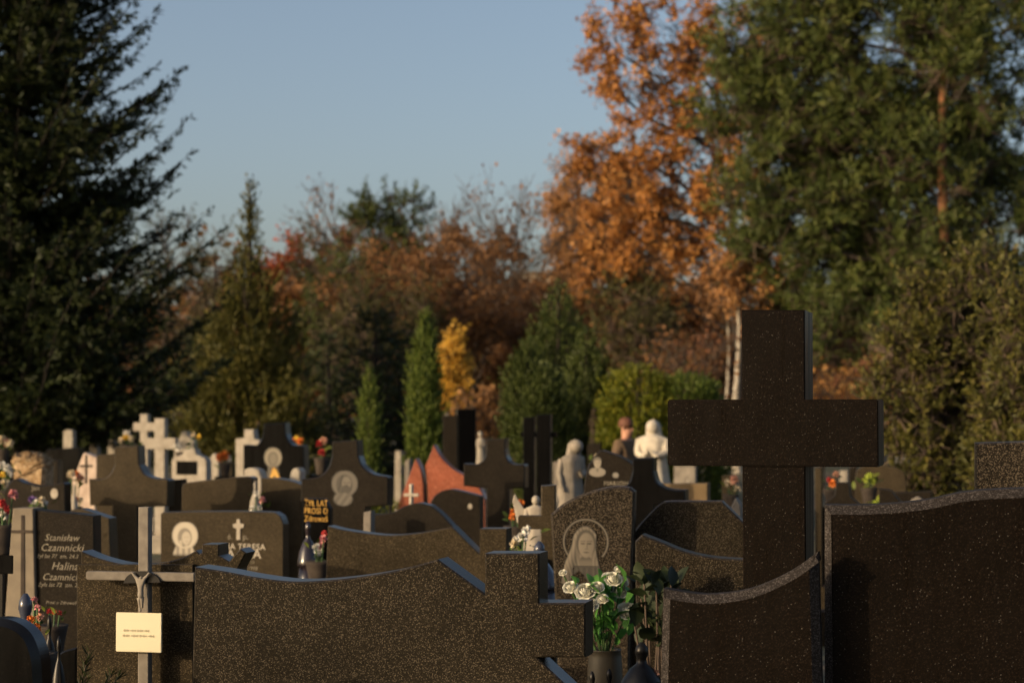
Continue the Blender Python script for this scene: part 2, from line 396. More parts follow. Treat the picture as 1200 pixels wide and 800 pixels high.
def needle_tree(name, label, px, d, H, R, mat, n_whorl=26, per=7, z0=.4, up=.25, curve=.25, pw=.8, nl=.10, nw=.022, dens=34, irregular=.25, tw=.32, group=None, azbias=None):
    root, X = tree_root(name, label, px, d, group)
    paths = [([np.array((0,0,-.1)), np.array((0,0,H*.5)), np.array((0,0,H))], [R*.07+.05, R*.04+.03, .01])]
    S, D, Ln = [], [], []
    for w in range(n_whorl):
        h = z0+(H-z0)*(w+.5)/n_whorl
        for q in range(per):
            hh = min(h+random.uniform(-.5,.5)*(H-z0)/n_whorl, H*.985); az = random.uniform(0, 2*math.pi)
            L = R*(1-(hh-z0)/(H-z0))**pw*random.uniform(1-irregular, 1+irregular*.6)+.12
            hd = np.array((math.cos(az), math.sin(az), 0)); u_ = up+random.uniform(-.15,.2)
            n = max(4, int(L/.22)); t = np.linspace(0,1,n+1)
            pts = np.array((0,0,hh))+hd*(L*t)[:,None]+np.array((0,0,1))*(L*(u_*t+curve*(t*t-.6*t)))[:,None]
            paths.append((list(pts), list((.008+.011*L)*(1-t*.85))))
            side = np.array((-hd[1], hd[0], 0))
            m = max(6, int(L/.075)); tt = .12+.88*rng.random(m)
            base = np.array((0,0,hh))+hd*(L*tt)[:,None]+np.array((0,0,1))*(L*(u_*tt+curve*(tt*tt-.6*tt)))[:,None]
            sg = rng.choice([-1,1], m); fw = .55+.5*rng.random(m)
            dd = hd*fw[:,None]+side*(sg*(1-.3*tt))[:,None]+np.stack([0*tt,0*tt, u_*.5-.25+.55*rng.random(m)],-1)
            S.append(base); D.append(dd); Ln.append(np.clip(tw*L*(1.08-tt)*(.6+.7*rng.random(m)), .10, .75))
            tip = pts[-1]; S.append(tip[None]); D.append((pts[-1]-pts[-2])[None]); Ln.append(np.array([.22]))
    S = np.concatenate(S); D = np.concatenate(D); Ln = np.concatenate(Ln)
    v, f, r = shoots(S, D, Ln, dens, nl, nw, .75)
    v1, f1 = polytube(paths, 5)
    link('trunk', fast_mesh('trunk', v1, f1, smooth=True), G['sprucebark'], root)
    link('crown', fast_mesh('crown', v, f, r), mat, root)
    return root

def profile_shrub(name, label, px, d, H, prof, mat, n, ln=.3, nl=.07, nw=.022, dens=45, lean=.25, z0=.05, cat='tree', group=None, lump=.12, tip=None):
    """thuja / juniper: upright sprays through a body of revolution; prof: [(z fraction, radius)]"""
    root, X = tree_root(name, label, px, d, group, cat)
    zf = np.array([p[0] for p in prof]); rf = np.array([p[1] for p in prof])
    u = rng.random(n*3); zz = z0+(H-z0)*u; R = np.interp(zz/H, zf, rf)
    keep = rng.random(n*3) < (R/rf.max())**1.1+.04; zz = zz[keep][:n]; R = R[keep][:n]; m = len(zz)
    az = rng.random(m)*2*math.pi
    ph = rng.random(8)*6.28
    lumpf = 1+lump*(np.sin(3*az+zz*2.1/max(H/6,.3)+ph[0])+np.sin(5*az-zz*3.7/max(H/6,.3)+ph[1])+.8*np.sin(2*az+zz*7/max(H/6,.3)+ph[2]))
    rr = R*lumpf*np.sqrt(.35+.65*rng.random(m))
    S = np.stack([rr*np.cos(az), rr*np.sin(az), zz-ln*.4], -1)
    D = np.stack([np.cos(az)*lean, np.sin(az)*lean, np.ones(m)], -1)+rng.normal(size=(m,3))*.22
    v, f, r = shoots(S, D, ln*(.5+.9*rng.random(m))*np.clip(R/rf.max()+.25, .3, 1), dens, nl, nw, .55)
    paths = [([np.array((0,0,-.1)), np.array((0,0,H*.6)), np.array((0,0,H*.97))], [.05+.02*H, .03+.008*H, .008])]
    for k in range(10):
        a = random.uniform(0,6.28); h = random.uniform(.1,.7)*H; q = np.interp((h+.15*H)/H, zf, rf)*.8
        paths.append((list(bez(np.array((0,0,h)), np.array((q*math.cos(a), q*math.sin(a), h+.18*H)), np.array((0,0,-.05*H)), 4)), [.02+.004*H]*3+[.012]*2))
    v1, f1 = polytube(paths, 5)
    link('trunk', fast_mesh('trunk', v1, f1, smooth=True), G['bark'], root)
    link('crown', fast_mesh('crown', v, f, r), mat, root)
    return root

def crown_tree(name, label, px, d, blobs, mat, nclump, nleaf, leaf, clump_r, bark, trunk_top=None, kind='leaf', lean=0, r_trunk=None, twigs=6, group=None, needle=None, flat=.8, fork=.45, cat='tree', droop=0., shell=.35, limb=None, slope=.3, trunk_y=0.):
    """blobs: (px, py, rx_px, ry_px[, depth offset m]) ellipsoids of the crown at depth d; limbs run from the trunk to each clump"""
    root, X = tree_root(name, label, px, d, group, cat)
    k = d/FPX
    B = []
    for b in blobs:
        p = at(b[0], b[1], d); B.append((np.array((p.x-X, b[4] if len(b) > 4 else 0., p.z)), np.array((b[2]*k, (b[2]+b[3])/2*k, b[3]*k))))
    vol = np.array([b[1].prod()**.75 for b in B]); vol /= vol.sum()
    cen, out = [], []
    for (c0, rad), w in zip(B, vol):
        m = max(3, int(round(nclump*w)))
        q = rdir(m)*(shell+(1-shell)*rng.random((m,1)))**(1/2.2)
        cen.append(c0+q*rad); out.append(nrm(q*rad+np.array((0,0,.3))))
    cen = np.concatenate(cen); out = np.concatenate(out)
    ok = cen[:,2] > .25; cen = cen[ok]; out = out[ok]
    zmax = cen[:,2].max(); zmin = cen[:,2].min()
    tt = trunk_top or zmax*.92
    r0 = r_trunk or .035*tt**.8+.03
    tp = np.array([[lean*z/tt+.06*math.sin(z*1.3+px), .05*math.cos(z*1.1+px)+trunk_y*min(1, max(0, z)/2), z] for z in np.linspace(-.1, tt, 9)])
    v1, f1 = polytube([(list(tp), list(np.linspace(r0, r0*.18, 9)))], 8)
    paths = []; hubs = []
    for c0, rad in B:
        hz = math.hypot(c0[0], c0[1]); h = max(.15, min(tt*.97, c0[2]*(1-fork*.3)-slope*hz))
        a = np.array([np.interp(h, tp[:,2], tp[:,0]), np.interp(h, tp[:,2], tp[:,1]), h])
        ll = np.linalg.norm(c0-a); rb = min(r0*.5, .015+.014*ll)
        pts = bez(a, c0, np.array((random.gauss(0,.10), random.gauss(0,.10), random.uniform(-.05,.16)))*ll, 7)
        pts[1:-1] += rng.normal(size=(6,3))*.02*ll
        paths.append((list(pts), list(np.linspace(rb, rb*.35, 8)))); hubs.append(pts)
    for c in cen:
        q = min(range(len(B)), key=lambda i_: np.linalg.norm((c-B[i_][0])/B[i_][1])); a = hubs[q][random.choice((3,4,5,6,7))]
        ll = np.linalg.norm(c-a); rb = .006+.006*ll
        paths.append((list(bez(a, c, np.array((random.gauss(0,.12), random.gauss(0,.12), random.uniform(-.05,.15)+droop*.3))*ll, 4)), list(np.linspace(rb, rb*.4, 5))))
    v3, f3 = polytube(paths, 5)
    # twigs inside every clump
    m = len(cen); i = np.repeat(np.arange(m), twigs)
    td = nrm(out[i]*.6+rdir(m*twigs)+np.array((0,0,-droop))); tl = clump_r*(.6+.6*rng.random(m*twigs))
    ts = cen[i]-td*tl[:,None]*.15; te = ts+td*tl[:,None]
    v2, f2 = prisms(ts, te, .006+.0003*d, .002+.0001*d, 3)
    f2q = f2
    tr = link('trunk', fast_mesh('trunk', v1, f1, smooth=True), bark, root)
    lb = link('limbs', fast_mesh('limbs', v3, f3, smooth=True), limb or G['bark'], root); lb['kind'] = 'stuff'
    tw_ = link('twigs', fast_mesh('twigs', v2, f2q), G['twig'], lb); tw_['kind'] = 'stuff'
    if nleaf:
        if kind == 'leaf':
            j = np.repeat(np.arange(len(ts)), max(1, nleaf//twigs)); n = len(j)
            t = .1+.95*rng.random(n)
            c = ts[j]+(te-ts)[j]*t[:,None]+rng.normal(size=(n,3))*clump_r*.16
            clt = rng.random(m)
            tone = np.clip(.5*clt[i][j]+.5*rng.random(n), 0, 1)
            L = leaf*(.6+.8*rng.random(n))
            v, f, r = quads(c, rdir(n), rdir(n)+np.array((0,0,.4)), L, L*.62, tone)
        else:
            nl, nw, dens = needle
            S = cen[i]+rdir(len(i))*clump_r*.35*np.array((1,1,flat)); D = nrm(out[i]*.8+rdir(len(i))*.9+np.array((0,0,.45)))
            v, f, r = shoots(S, D, clump_r*(.5+.7*rng.random(len(i))), dens, nl, nw, .85)
        link('crown', fast_mesh('crown', v, f, r), mat, root)
    return root

def bare_tree(name, label, px, d, H, spread, bark, levels=5, group=None, r0=None, seed=0, leafmat=None, nleaf=0, leaf=.1):
    root, X = tree_root(name, label, px, d, group)
    rs = random.Random(seed); segs = []; tips = []
    def grow(p, dr, L, r, lv):
        n = 3; q = p
        for i in range(n):
            dr = (dr+Vector((rs.gauss(0,.10), rs.gauss(0,.10), rs.gauss(.04,.06)))).normalized()
            q2 = q+dr*(L/n); segs.append((q, q2, r*(1-.3*i/n), r*(1-.3*(i+1)/n)))
            if lv > 0:
                for s in range(rs.choice((1,1,2)) if i or lv < levels else (0 if lv == levels else 1)):
                    a = rs.uniform(0, 6.28); side = Vector((math.cos(a), math.sin(a), rs.uniform(-.1,.5)))
                    nd = (dr*(1.05-spread)+side*spread).normalized()
                    grow(q2, nd, L*rs.uniform(.55,.78), r*.52, lv-1)
            q = q2
        tips.append(q)
    grow(Vector((0,0,-.1)), Vector((0,0,1)), H*.55, r0 or H*.0095+.015, levels)
    zt = max(s[1].z for s in segs); k = H/zt
    a = np.array([s[0][:] for s in segs])*k; b = np.array([s[1][:] for s in segs])*k
    mn = d*.00013
    v, f = prisms(a, b, np.maximum([s[2] for s in segs], mn), np.maximum([s[3] for s in segs], mn*.7), 4)
    link('trunk', fast_mesh('trunk', v, f, smooth=True), bark, root)
    if nleaf:
        tp = b[rng.integers(0, len(b), nleaf)]+rng.normal(size=(nleaf,3))*.14
        tp = tp[tp[:,2] > H*.22]; n = len(tp)
        L = leaf*(.6+.8*rng.random(n)); vv, ff, rr = quads(tp, rdir(n), rdir(n), L, L*.6, rng.random(n))
        link('crown', fast_mesh('crown', vv, ff, rr), leafmat, root)
    return root

F = {}
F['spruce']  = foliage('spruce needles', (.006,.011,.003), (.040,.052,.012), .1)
F['juniper'] = foliage('juniper needles', (.022,.026,.006), (.095,.092,.019), .15, (.15,.122,.027))
F['thuja']   = foliage('thuja sprays', (.028,.048,.008), (.100,.138,.022), .2, (.15,.165,.026))
F['thujadk'] = foliage('dark thuja sprays', (.022,.036,.008), (.085,.105,.022), .15)
F['hedge']   = foliage('yellow green hedge leaves', (.050,.070,.008), (.150,.165,.014), .25, (.23,.19,.018))
F['pine']    = foliage('pine needles', (.020,.036,.009), (.086,.108,.025), .15, (.135,.138,.033))
F['oak']     = foliage('orange autumn oak leaves', (.26,.105,.026), (.54,.245,.066), .4, (.72,.40,.13))
F['juniperlit'] = foliage('sunlit juniper needles', (.026,.034,.007), (.120,.120,.022), .15, (.19,.165,.032))
F['birch']   = foliage('orange birch leaves', (.30,.135,.045), (.54,.29,.11), .35)
F['rust']    = foliage('rusty leaves', (.12,.048,.022), (.27,.115,.052), .3)
F['brown']   = foliage('brown autumn leaves', (.12,.055,.020), (.275,.132,.048), .3)
F['olive']   = foliage('olive leaves', (.030,.034,.011), (.105,.092,.030), .2)
F['yellow']  = foliage('yellow autumn leaves', (.42,.23,.035), (.80,.50,.08), .4)
F['redleaf'] = foliage('red autumn leaves', (.20,.045,.018), (.40,.10,.038), .35)

# ------------------------------------------------------------------ ground
m_, n_, l_, b_ = newmat('grass and trodden earth')
tc = n_.new('ShaderNodeTexCoord')
no = n_.new('ShaderNodeTexNoise'); no.inputs['Scale'].default_value = .5; no.inputs['Detail'].default_value = 8; l_.new(tc.outputs['Object'], no.inputs['Vector'])
n2 = n_.new('ShaderNodeTexNoise'); n2.inputs['Scale'].default_value = 14; n2.inputs['Detail'].default_value = 6; l_.new(tc.outputs['Object'], n2.inputs['Vector'])
c1 = ramp(n_, l_, no.outputs[0], [(.4, (.085,.065,.042)), (.6, (.050,.060,.024))]); c2 = ramp(n_, l_, n2.outputs[0], [(.3, (.6,.6,.6)), (.7, (1.3,1.25,1.2))])
l_.new(mixc(n_, l_, 1.0, c1, c2, 'MULTIPLY'), b_.inputs['Base Color']); b_.inputs['Roughness'].default_value = .95
bp = n_.new('ShaderNodeBump'); bp.inputs['Strength'].default_value = .5; bp.inputs['Distance'].default_value = .04; l_.new(n2.outputs[0], bp.inputs['Height']); l_.new(bp.outputs[0], b_.inputs['Normal'])
gv = [(x,y,0) for y in (-60,-5,20,60,140,400,1500) for x in (-900,-200,-60,-15,0,15,60,200,900)]
gf = [(r*9+c, r*9+c+1, (r+1)*9+c+1, (r+1)*9+c) for r in range(6) for c in range(8)]
gr = link('ground', fast_mesh('ground', gv, gf), m_); gr['kind'] = 'structure'; gr['label'] = 'grass and trodden earth between the graves'

# ------------------------------------------------------------------ far building between the tree tops
bd = thing('apartment_building', 'pale cream apartment block showing far off between the treetops', 'building', (at(612,480,250).x, 250, 0))
box('wall', 0, 9, 0, 12, 0, 18.6, plain('cream render', (.62,.52,.38), (.52,.43,.31), .9, .4), bd, .05)
box('roof', -.4, 9.4, -.4, 12.4, 18.601, 19.1, G['concrete'], bd, .05)
wm = plain('dark window glass', (.10,.11,.12), (.06,.06,.07), .2, 2)
w0 = None
for fl in range(6):
    for c in range(3):
        x = 1.5+c*3.0; z = 1.0+fl*3.0
        if w0 is None: w0 = box('window', -.75, .75, -.06, .04, 0, 1.5, wm, bd, .02); w0.location = (x, 0, z)
        else:
            o = w0.copy(); C.objects.link(o); o.parent = bd; o.location = (x, 0, z)

# ------------------------------------------------------------------ the far wood, one mass
xs = rng.uniform(-62, 75, 40000); ys = rng.uniform(125, 175, 40000)
hh = 9.5+2.2*np.sin(xs*.23)+1.6*np.sin(xs*.61+1)+1.2*np.sin(xs*1.3+2)-.04*np.abs(xs)
gap = np.exp(-((xs/ys*FPX+600-640)/55)**2)*3.5
zs = (hh-gap)*np.sqrt(rng.random(40000))*rng.uniform(.75,1.1,40000)
P = np.stack([xs,ys,zs], -1)
v, f, r = quads(P, rdir(40000), rdir(40000), .9*(.5+rng.random(40000)), .55, rng.random(40000)*.6+.4*(np.sin(xs*.7+ys*.3)*.5+.5))
fw = link('far_wood', fast_mesh('far_wood', v, f, r), F['brown']); tag(fw, 'far brown autumn wood closing the view behind all trees', 'wood', kind='stuff')

# ------------------------------------------------------------------ trees of the middle distance, far ones first
def far_tree(label, px, top, w, d, mat, kind='leaf', **k):
    base = 480; H = base-top; blobs = [(px, top+H*.30, w*.34, H*.30), (px-w*.18, top+H*.52, w*.34, H*.30), (px+w*.2, top+H*.55, w*.34, H*.32), (px, top+H*.8, w*.45, H*.3)]
    return crown_tree(k.pop('name', 'autumn_tree'), label, px, d, blobs, mat, k.pop('nclump', 95), k.pop('nleaf', 140), k.pop('leaf', .22), k.pop('clump_r', .95), k.pop('bark', G['bark']), kind=kind, group='trees of the wood behind the graves', **k)
N_ = (.16,.034,26)
far_tree('dark green pine in the wood left of the pointed juniper', 195, 250, 130, 70, F['olive'], 'needle', needle=N_, name='pine_tree', nclump=60)
far_tree('small olive conifer showing over the spruce skirt, beside the pointed juniper', 250, 258, 90, 75, F['olive'], 'needle', needle=N_, name='pine_tree', nclump=50)
far_tree('red leaved maple just right of the pointed juniper', 345, 285, 85, 78, F['redleaf'], name='maple_tree', nleaf=150, nclump=70)
far_tree('green pointed spruce rising out of the red maple', 362, 262, 55, 72, F['olive'], 'needle', needle=N_, name='spruce_tree', nclump=55)
far_tree('rusty red tree between the green spruce and the tall pine', 402, 275, 95, 84, F['rust'], name='maple_tree')
far_tree('brown tree low behind the juniper and the black cross', 335, 345, 110, 64, F['brown'])
crown_tree('pine_tree', 'tall wind-shaped pine with open green top left of the bare trees', 447, 66,
    [(435,265,28,16),(478,248,22,20),(450,238,18,10),(420,262,16,12),(462,290,34,16),(440,330,40,26),(470,350,40,30),(430,400,40,40)], F['thujadk'], 120, 40, 0, .62, G['bark'], kind='needle', needle=(.2,.035,40), twigs=9, group='trees of the wood behind the graves')
far_tree('reddish brown tree under the bare crowns left of the slim thuja', 475, 285, 110, 80, F['rust'])
far_tree('broad russet tree behind the yellow sapling', 545, 262, 130, 86, F['brown'])
far_tree('russet tree between the bare trees and the green thuja group', 592, 282, 100, 82, F['brown'])
bare_tree('bare_tree', 'tall leafless tree with forked crown above the yellow sapling', 548, 70, 10.4, .38, G['twig'], 5, 'trees of the wood behind the graves', seed=3, leafmat=F['brown'], nleaf=700, leaf=.16)
bare_tree('bare_tree', 'thin leafless tree right behind the tall pine', 508, 74, 10.2, .34, G['twig'], 5, 'trees of the wood behind the graves', seed=5, leafmat=F['brown'], nleaf=500, leaf=.16)
bare_tree('bare_tree', 'low leafless tree at the right of the bare group', 588, 76, 8.6, .42, G['twig'], 5, 'trees of the wood behind the graves', seed=9, leafmat=F['brown'], nleaf=900, leaf=.16)
far_tree('olive tree right of the green thuja group', 735, 330, 110, 66, F['olive'])
far_tree('green pine standing in the wood right of the red maple', 392, 300, 70, 60, F['thujadk'], 'needle', needle=N_, name='pine_tree', nclump=60)
far_tree('dark green pine low in the wood left of the slim thujas', 425, 345, 80, 56, F['olive'], 'needle', needle=N_, name='pine_tree', nclump=60)
far_tree('small dark pine in the russet wood behind the tall slim thuja', 500, 335, 60, 58, F['olive'], 'needle', needle=N_, name='pine_tree', nclump=50)
far_tree('green pine under the orange oak, above the round hedge', 748, 335, 80, 55, F['olive'], 'needle', needle=N_, name='pine_tree', nclump=60)
far_tree('dark brown tree behind the round hedge', 800, 350, 120, 70, F['brown'])
far_tree('dull brown tree behind the tall cross', 905, 345, 140, 74, F['brown'])
far_tree('rust coloured tree under the big pine', 985, 330, 130, 78, F['rust'])
far_tree('brown tree filling the gap at the right edge', 1120, 300, 170, 82, F['brown'])
far_tree('tall brown tree behind the big spruce', 60, 300, 180, 80, F['brown'])
far_tree('pale orange birch right below the far building', 682, 305, 75, 88, F['birch'], name='birch_tree', bark=G['birchbark'])
for q_, (px_, d_, h_, sd_, lab_) in enumerate(((500,62,7.0,51,'twiggy russet thicket tree behind the slim columnar thuja'),(565,60,7.2,53,'twiggy russet thicket tree right of the yellow sapling'),(610,64,6.2,57,'twiggy russet thicket tree left of the green thuja group'),(640,70,5.2,61,'brown thicket tree under the far building'),(385,66,5.6,63,'twiggy brown thicket tree left of the tall pine'),(770,58,4.4,67,'twiggy brown thicket tree above the round hedge'))):
    bare_tree('thicket_tree', lab_, px_, d_, h_, .6, G['twig'], 5, 'trees of the wood behind the graves', seed=sd_, leafmat=F['brown'], nleaf=6500, leaf=.13)
# weeping birch and the orange oak
crown_tree('birch_tree', 'hazy orange weeping birch with white trunk behind the oak', 707, 80,
    [(700,215,45,50),(680,270,36,48),(735,250,40,60),(690,310,40,35),(660,255,16,32),(750,300,45,40)], F['birch'], 150, 110, .15, 1.1, G['birchbark'], droop=.7, twigs=9, r_trunk=.17, fork=.5)
crown_tree('oak_tree', 'tall oak with bright orange leaves leaning in from the pine', 872, 66,
    [(790,30,60,40),(720,40,45,40),(755,95,60,35),(700,90,26,22),(760,160,60,36),(810,190,50,60),(740,215,48,30),(790,260,60,50),(760,300,50,36),(830,290,50,40),(770,340,28,16),(840,120,50,50),(870,320,50,30),(900,345,40,25),(690,205,36,30),(720,265,44,36),(680,160,22,20),(715,320,36,26),(860,230,50,50),(850,60,50,50),(870,180,40,40)],
    F['oak'], 330, 84, .155, .70, G['bark'], trunk_top=11, lean=-.5, twigs=7, r_trunk=.24, fork=.35)
crown_tree('birch_tree', 'slim white birch trunk standing left of the tall cross', 864, 52, [(866,350,30,22),(850,330,26,22),(880,325,26,25),(862,310,24,22)], F['birch'], 46, 40, .14, .5, G['birchbark'], r_trunk=.13, droop=.4)
crown_tree('birch_tree', 'thin pale birch beside the white birch trunk', 852, 54, [(846,360,24,22),(856,335,22,20),(840,340,20,22)], F['brown'], 34, 36, .14, .5, G['birchbark'], r_trunk=.08, droop=.4)
bare_tree('sapling', 'twiggy brown sapling above the round hedge', 775, 44, 3.6, .6, G['twig'], 4, seed=31, leafmat=F['brown'], nleaf=500, leaf=.11)
bare_tree('sapling', 'twiggy brown sapling right of the round hedge', 830, 46, 3.9, .6, G['twig'], 4, seed=33, leafmat=F['rust'], nleaf=500, leaf=.11)
# the big pine on the right
crown_tree('pine_tree', 'huge green Scots pine with orange trunk filling the upper right', 1100, 51,
    [(887,60,50,50),(952,50,70,50),(1060,40,90,55),(1160,50,80,60),(867,130,40,40),(917,160,62,50),(1010,150,90,50),(1160,165,66,56,.5),(887,230,42,40),(957,250,70,45),(1030,262,56,46,.4),(1168,270,56,56,.4),(907,290,34,35),(985,330,56,45),(1060,340,70,50),(1170,360,70,60),(990,390,60,35,-1),(1100,420,90,45),(1000,-40,160,50),(1150,-40,120,50),(957,110,90,90,1.8),(1085,200,120,120,2.6),(962,290,80,90,1.6),(1080,360,90,60,1.4),(1108,118,46,34,-1.3),(1085,55,50,30,-1.2),(1095,335,46,34,-1.3),(1130,225,30,26,-1.2),(1050,190,44,34,-1.0),(1060,290,40,30,-1.0)],
    F['pine'], 900, 40, 0, .86, G['pinebark'], trunk_top=14, kind='needle', needle=(.25,.037,30), twigs=10, r_trunk=.21, fork=.1, shell=.3, limb=G['bark'], slope=.15, trunk_y=-.7)
bare_tree('bush', 'orange leaved bush behind the tall cross, under the pine', 965, 40, 2.6, .65, G['twig'], 4, seed=41, leafmat=F['oak'], nleaf=900, leaf=.12)
bare_tree('bush', 'dull orange bush right of the tall cross, beside the juniper', 1000, 46, 3.2, .65, G['twig'], 4, seed=43, leafmat=F['rust'], nleaf=900, leaf=.12)
# yellow sapling
crown_tree('sapling', 'young tree with golden yellow leaves beside the slim thuja', 533, 44, [(533,405,14,22),(528,435,16,20),(540,440,14,22),(532,465,16,16)], F['yellow'], 64, 48, .12, .28, G['bark'], twigs=6)
crown_tree('bush', 'low yellow brown bush behind the black tomb slabs', 575, 42, [(560,480,24,26),(590,490,24,26)], F['birch'], 36, 30, .11, .35, G['bark'], cat='bush')

# dark conifer in the shade, thujas, hedge, junipers
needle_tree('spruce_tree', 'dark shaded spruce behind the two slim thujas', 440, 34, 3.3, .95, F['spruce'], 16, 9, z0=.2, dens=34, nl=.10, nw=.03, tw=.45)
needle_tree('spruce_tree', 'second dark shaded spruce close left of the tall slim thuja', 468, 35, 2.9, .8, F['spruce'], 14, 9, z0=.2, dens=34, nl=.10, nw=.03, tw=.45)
profile_shrub('thuja_tree', 'tall slim columnar thuja in the middle of the picture', 498, 26, 3.02, [(0,.20),(.25,.21),(.6,.19),(.85,.11),(1,.015)], F['thuja'], 2600, .26, .048, .018, 48, .12, lump=.04)
profile_shrub('thuja_tree', 'smaller slim thuja left of the tall columnar one', 433, 25, 2.28, [(0,.12),(.3,.12),(.65,.105),(.88,.06),(1,.01)], F['thuja'], 1500, .2, .04, .014, 60, .12, lump=.05)
for px, d, H, R, lab in ((618,29,2.75,.36,'leftmost thuja of the green group behind the black double cross'),(655,30,3.72,.52,'tallest thuja of the green group behind the statues'),(688,28.5,2.9,.40,'right-hand thuja of the green group, next to the round hedge'),(640,27.5,2.35,.34,'low front thuja of the green group')):
    profile_shrub('thuja_tree', lab, px, d, H, [(0,R*.8),(.3,R),(.6,R*.85),(.85,R*.45),(1,.02)], F['thujadk'], 2600, .32, .06, .023, 36, .3, lump=.12, group='green thuja group')
for px, d, H, R, lab in ((748,26.5,2.28,.52,'round yellow green hedge bush left of the tall cross'),(805,28,2.22,.55,'darker round hedge bush partly behind the tall cross')):
    profile_shrub('hedge_bush', lab, px, d, H, [(0,R*.9),(.4,R),(.7,R*.95),(.9,R*.66),(1,R*.1)], F['hedge'] if px < 780 else F['thuja'], 3600, .18, .053, .027, 46, .6, lump=.05, cat='bush', group='round clipped bushes')
profile_shrub('juniper_tree', 'pointed olive juniper with a crooked thin tip left of centre', 292, 38, 6.25, [(0,.88),(.15,.96),(.3,.88),(.45,.70),(.57,.48),(.67,.28),(.77,.14),(.88,.09),(1,.015)], F['juniper'], 3800, .55, .09, .032, 34, .55, lump=.32)
JN = (.068,.021,50)
crown_tree('juniper_tree', 'broad loose juniper on the right behind the large black headstone', 1115, 20, [(1088,350,26,30),(1150,330,32,40),(1070,410,46,40),(1125,400,60,50),(1060,470,44,44),(1120,480,60,50),(1085,540,56,46),(1140,555,50,50),(1160,440,40,50)], F['juniper'], 330, 30, 0, .26, G['bark'], kind='needle', needle=JN, twigs=9, r_trunk=.07, shell=.3)
crown_tree('juniper_tree', 'dark juniper at the right edge behind the rough pillar', 1200, 18.5, [(1195,370,34,30),(1210,430,44,44),(1190,480,40,50),(1215,540,50,60),(1180,545,40,46)], F['juniper'], 170, 30, 0, .26, G['bark'], kind='needle', needle=JN, twigs=9, r_trunk=.06, shell=.3)
# big dark spruce on the left
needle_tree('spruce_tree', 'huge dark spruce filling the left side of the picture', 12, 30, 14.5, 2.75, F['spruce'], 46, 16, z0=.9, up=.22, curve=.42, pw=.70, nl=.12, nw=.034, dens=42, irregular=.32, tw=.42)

for px, d, H, R, lab in ((95,44,3.4,1.3,'added dark low conifer filling the shade behind the graves under the big spruce'),(165,47,4.2,1.3,'added dark conifer filling the shade between the big spruce and the pointed juniper'),(235,49,3.8,1.2,'added dark conifer filling the shade close behind the pointed juniper'),(-10,42,3.6,1.5,'dark conifer at the left edge behind the big spruce'),(385,47.5,3.4,1.1,'dark conifer right of the pointed juniper')):
    needle_tree('spruce_tree', lab, px, d, H, R, F['spruce'], 14, 8, z0=.2, dens=17, nl=.14, nw=.052, tw=.42, group='dark conifers behind the graves')  # conifers under the spruce are added to fill and darken the shaded gap

# ------------------------------------------------------------------ headstones
def stone(label, ol, d, mat, t=.10, c=.006, zb=.24, yaw=14, name='headstone', cat='headstone', xref=None, plinth=None, group=None, c2=None, ledger=0, edge=None):
    ex = expand(ol); xr = xref or (ex[0][0]+ex[-1][0])/2
    s = Stone(name, label, cat, xr, d, yaw, group)
    s.slab(ol, t, mat, c, zb, c2=c2, part='slab', edge=edge)
    s.plinth(plinth or mat, zb)
    if ledger: s.ledger(plinth or mat, ledger)
    return s

# near row --------------------------------------------------------
A_OL = [(225,800), [(228,664),(262,669),(300,676),(345,681),(400,678),(460,669),(513,655)], (568,695), (568,648), (632,648), (632,706), (686,706), (686,770), (629,770), (672,810), (676,900)]
sA = stone('wide speckled grey headstone with wavy top and stepped cross end, in front', A_OL, 6.2, G['grey'], .12, .005, .25)
sD = stone('small starry black headstone with sagging top in front of the tall cross', [(773,800), (776,690), [(776,690),(805,695),(835,697),(880,690),(925,670),(958,647)], (962,800)], 5.4, G['black'], .10, .023, .22, yaw=13, edge=G['blackedge'])
sE = stone('large starry black headstone with rising top at the right edge', [(966,800), (966,592), [(966,592),(1020,592),(1080,587),(1130,577),(1180,573),(1230,573),(1300,580),(1340,590)], (1340,800)], 5.395, G['black'], .15, .024, .22, yaw=12, edge=G['blackedge'])
# tall cross
s = Stone('cross_monument', 'tall black granite cross standing behind the small black headstone', 'cross', 906, 6.6, 15)
u = s.slab([(871,760), (869,363), (943,363), (945,760)], .235, G['black'], .004, .24, part='upright', edge=G['black'])
x0, z1 = s.px(783, 468); x1, z0 = s.px(1030, 547)
box('crossbar', x0, x1, -.012, .215, z0, z1, G['black'], s.root, .004)
s.x0, s.x1, s.t = s.px(850,700)[0], s.px(965,700)[0], .235; s.plinth(G['black'], .24)
sB = s
stone('rough grey granite pillar behind the large black headstone at the right edge', [(1143,700), (1143,519), (1216,517), (1216,700)], 6.7, G['mary'], .20, .006, .22, yaw=12, name='pillar', cat='pillar')
# stone with the veiled woman, and neighbours
sM = stone('grey headstone with rounded shoulder and etched veiled woman behind white roses', [(653,760), (645,602), [(645,602),(663,588),(690,576),(718,570),(738,571)], (744,576), (738,760)], 8.75, G['mary'], .09, .010, .36, yaw=9, c2=.004)
eng = engraved('etched granite', (.014,.012,.009), (.20,.165,.12))
sM.engrave(655, 604, 718, 692, veil_woman, eng, 84, lo=.07)
sM.ledger(G['greydk'], 1.55, .36)
stone('brown grey headstone with sagging top left of the tall cross', [(745,740), (744,634), (752,626), [(752,626),(775,635),(800,645),(830,652),(868,655),(905,653)], (906,740)], 7.6, G['grey'], .10, .006, .24, yaw=12)
sF2 = stone('half shaded headstone with clipped corners behind the sagging one', [(737,700), [(737,630),(752,611),(773,590),(784,587)], (846,587), (884,624), (886,700)], 8.90, G['grey'], .10, .006, .24, yaw=10)
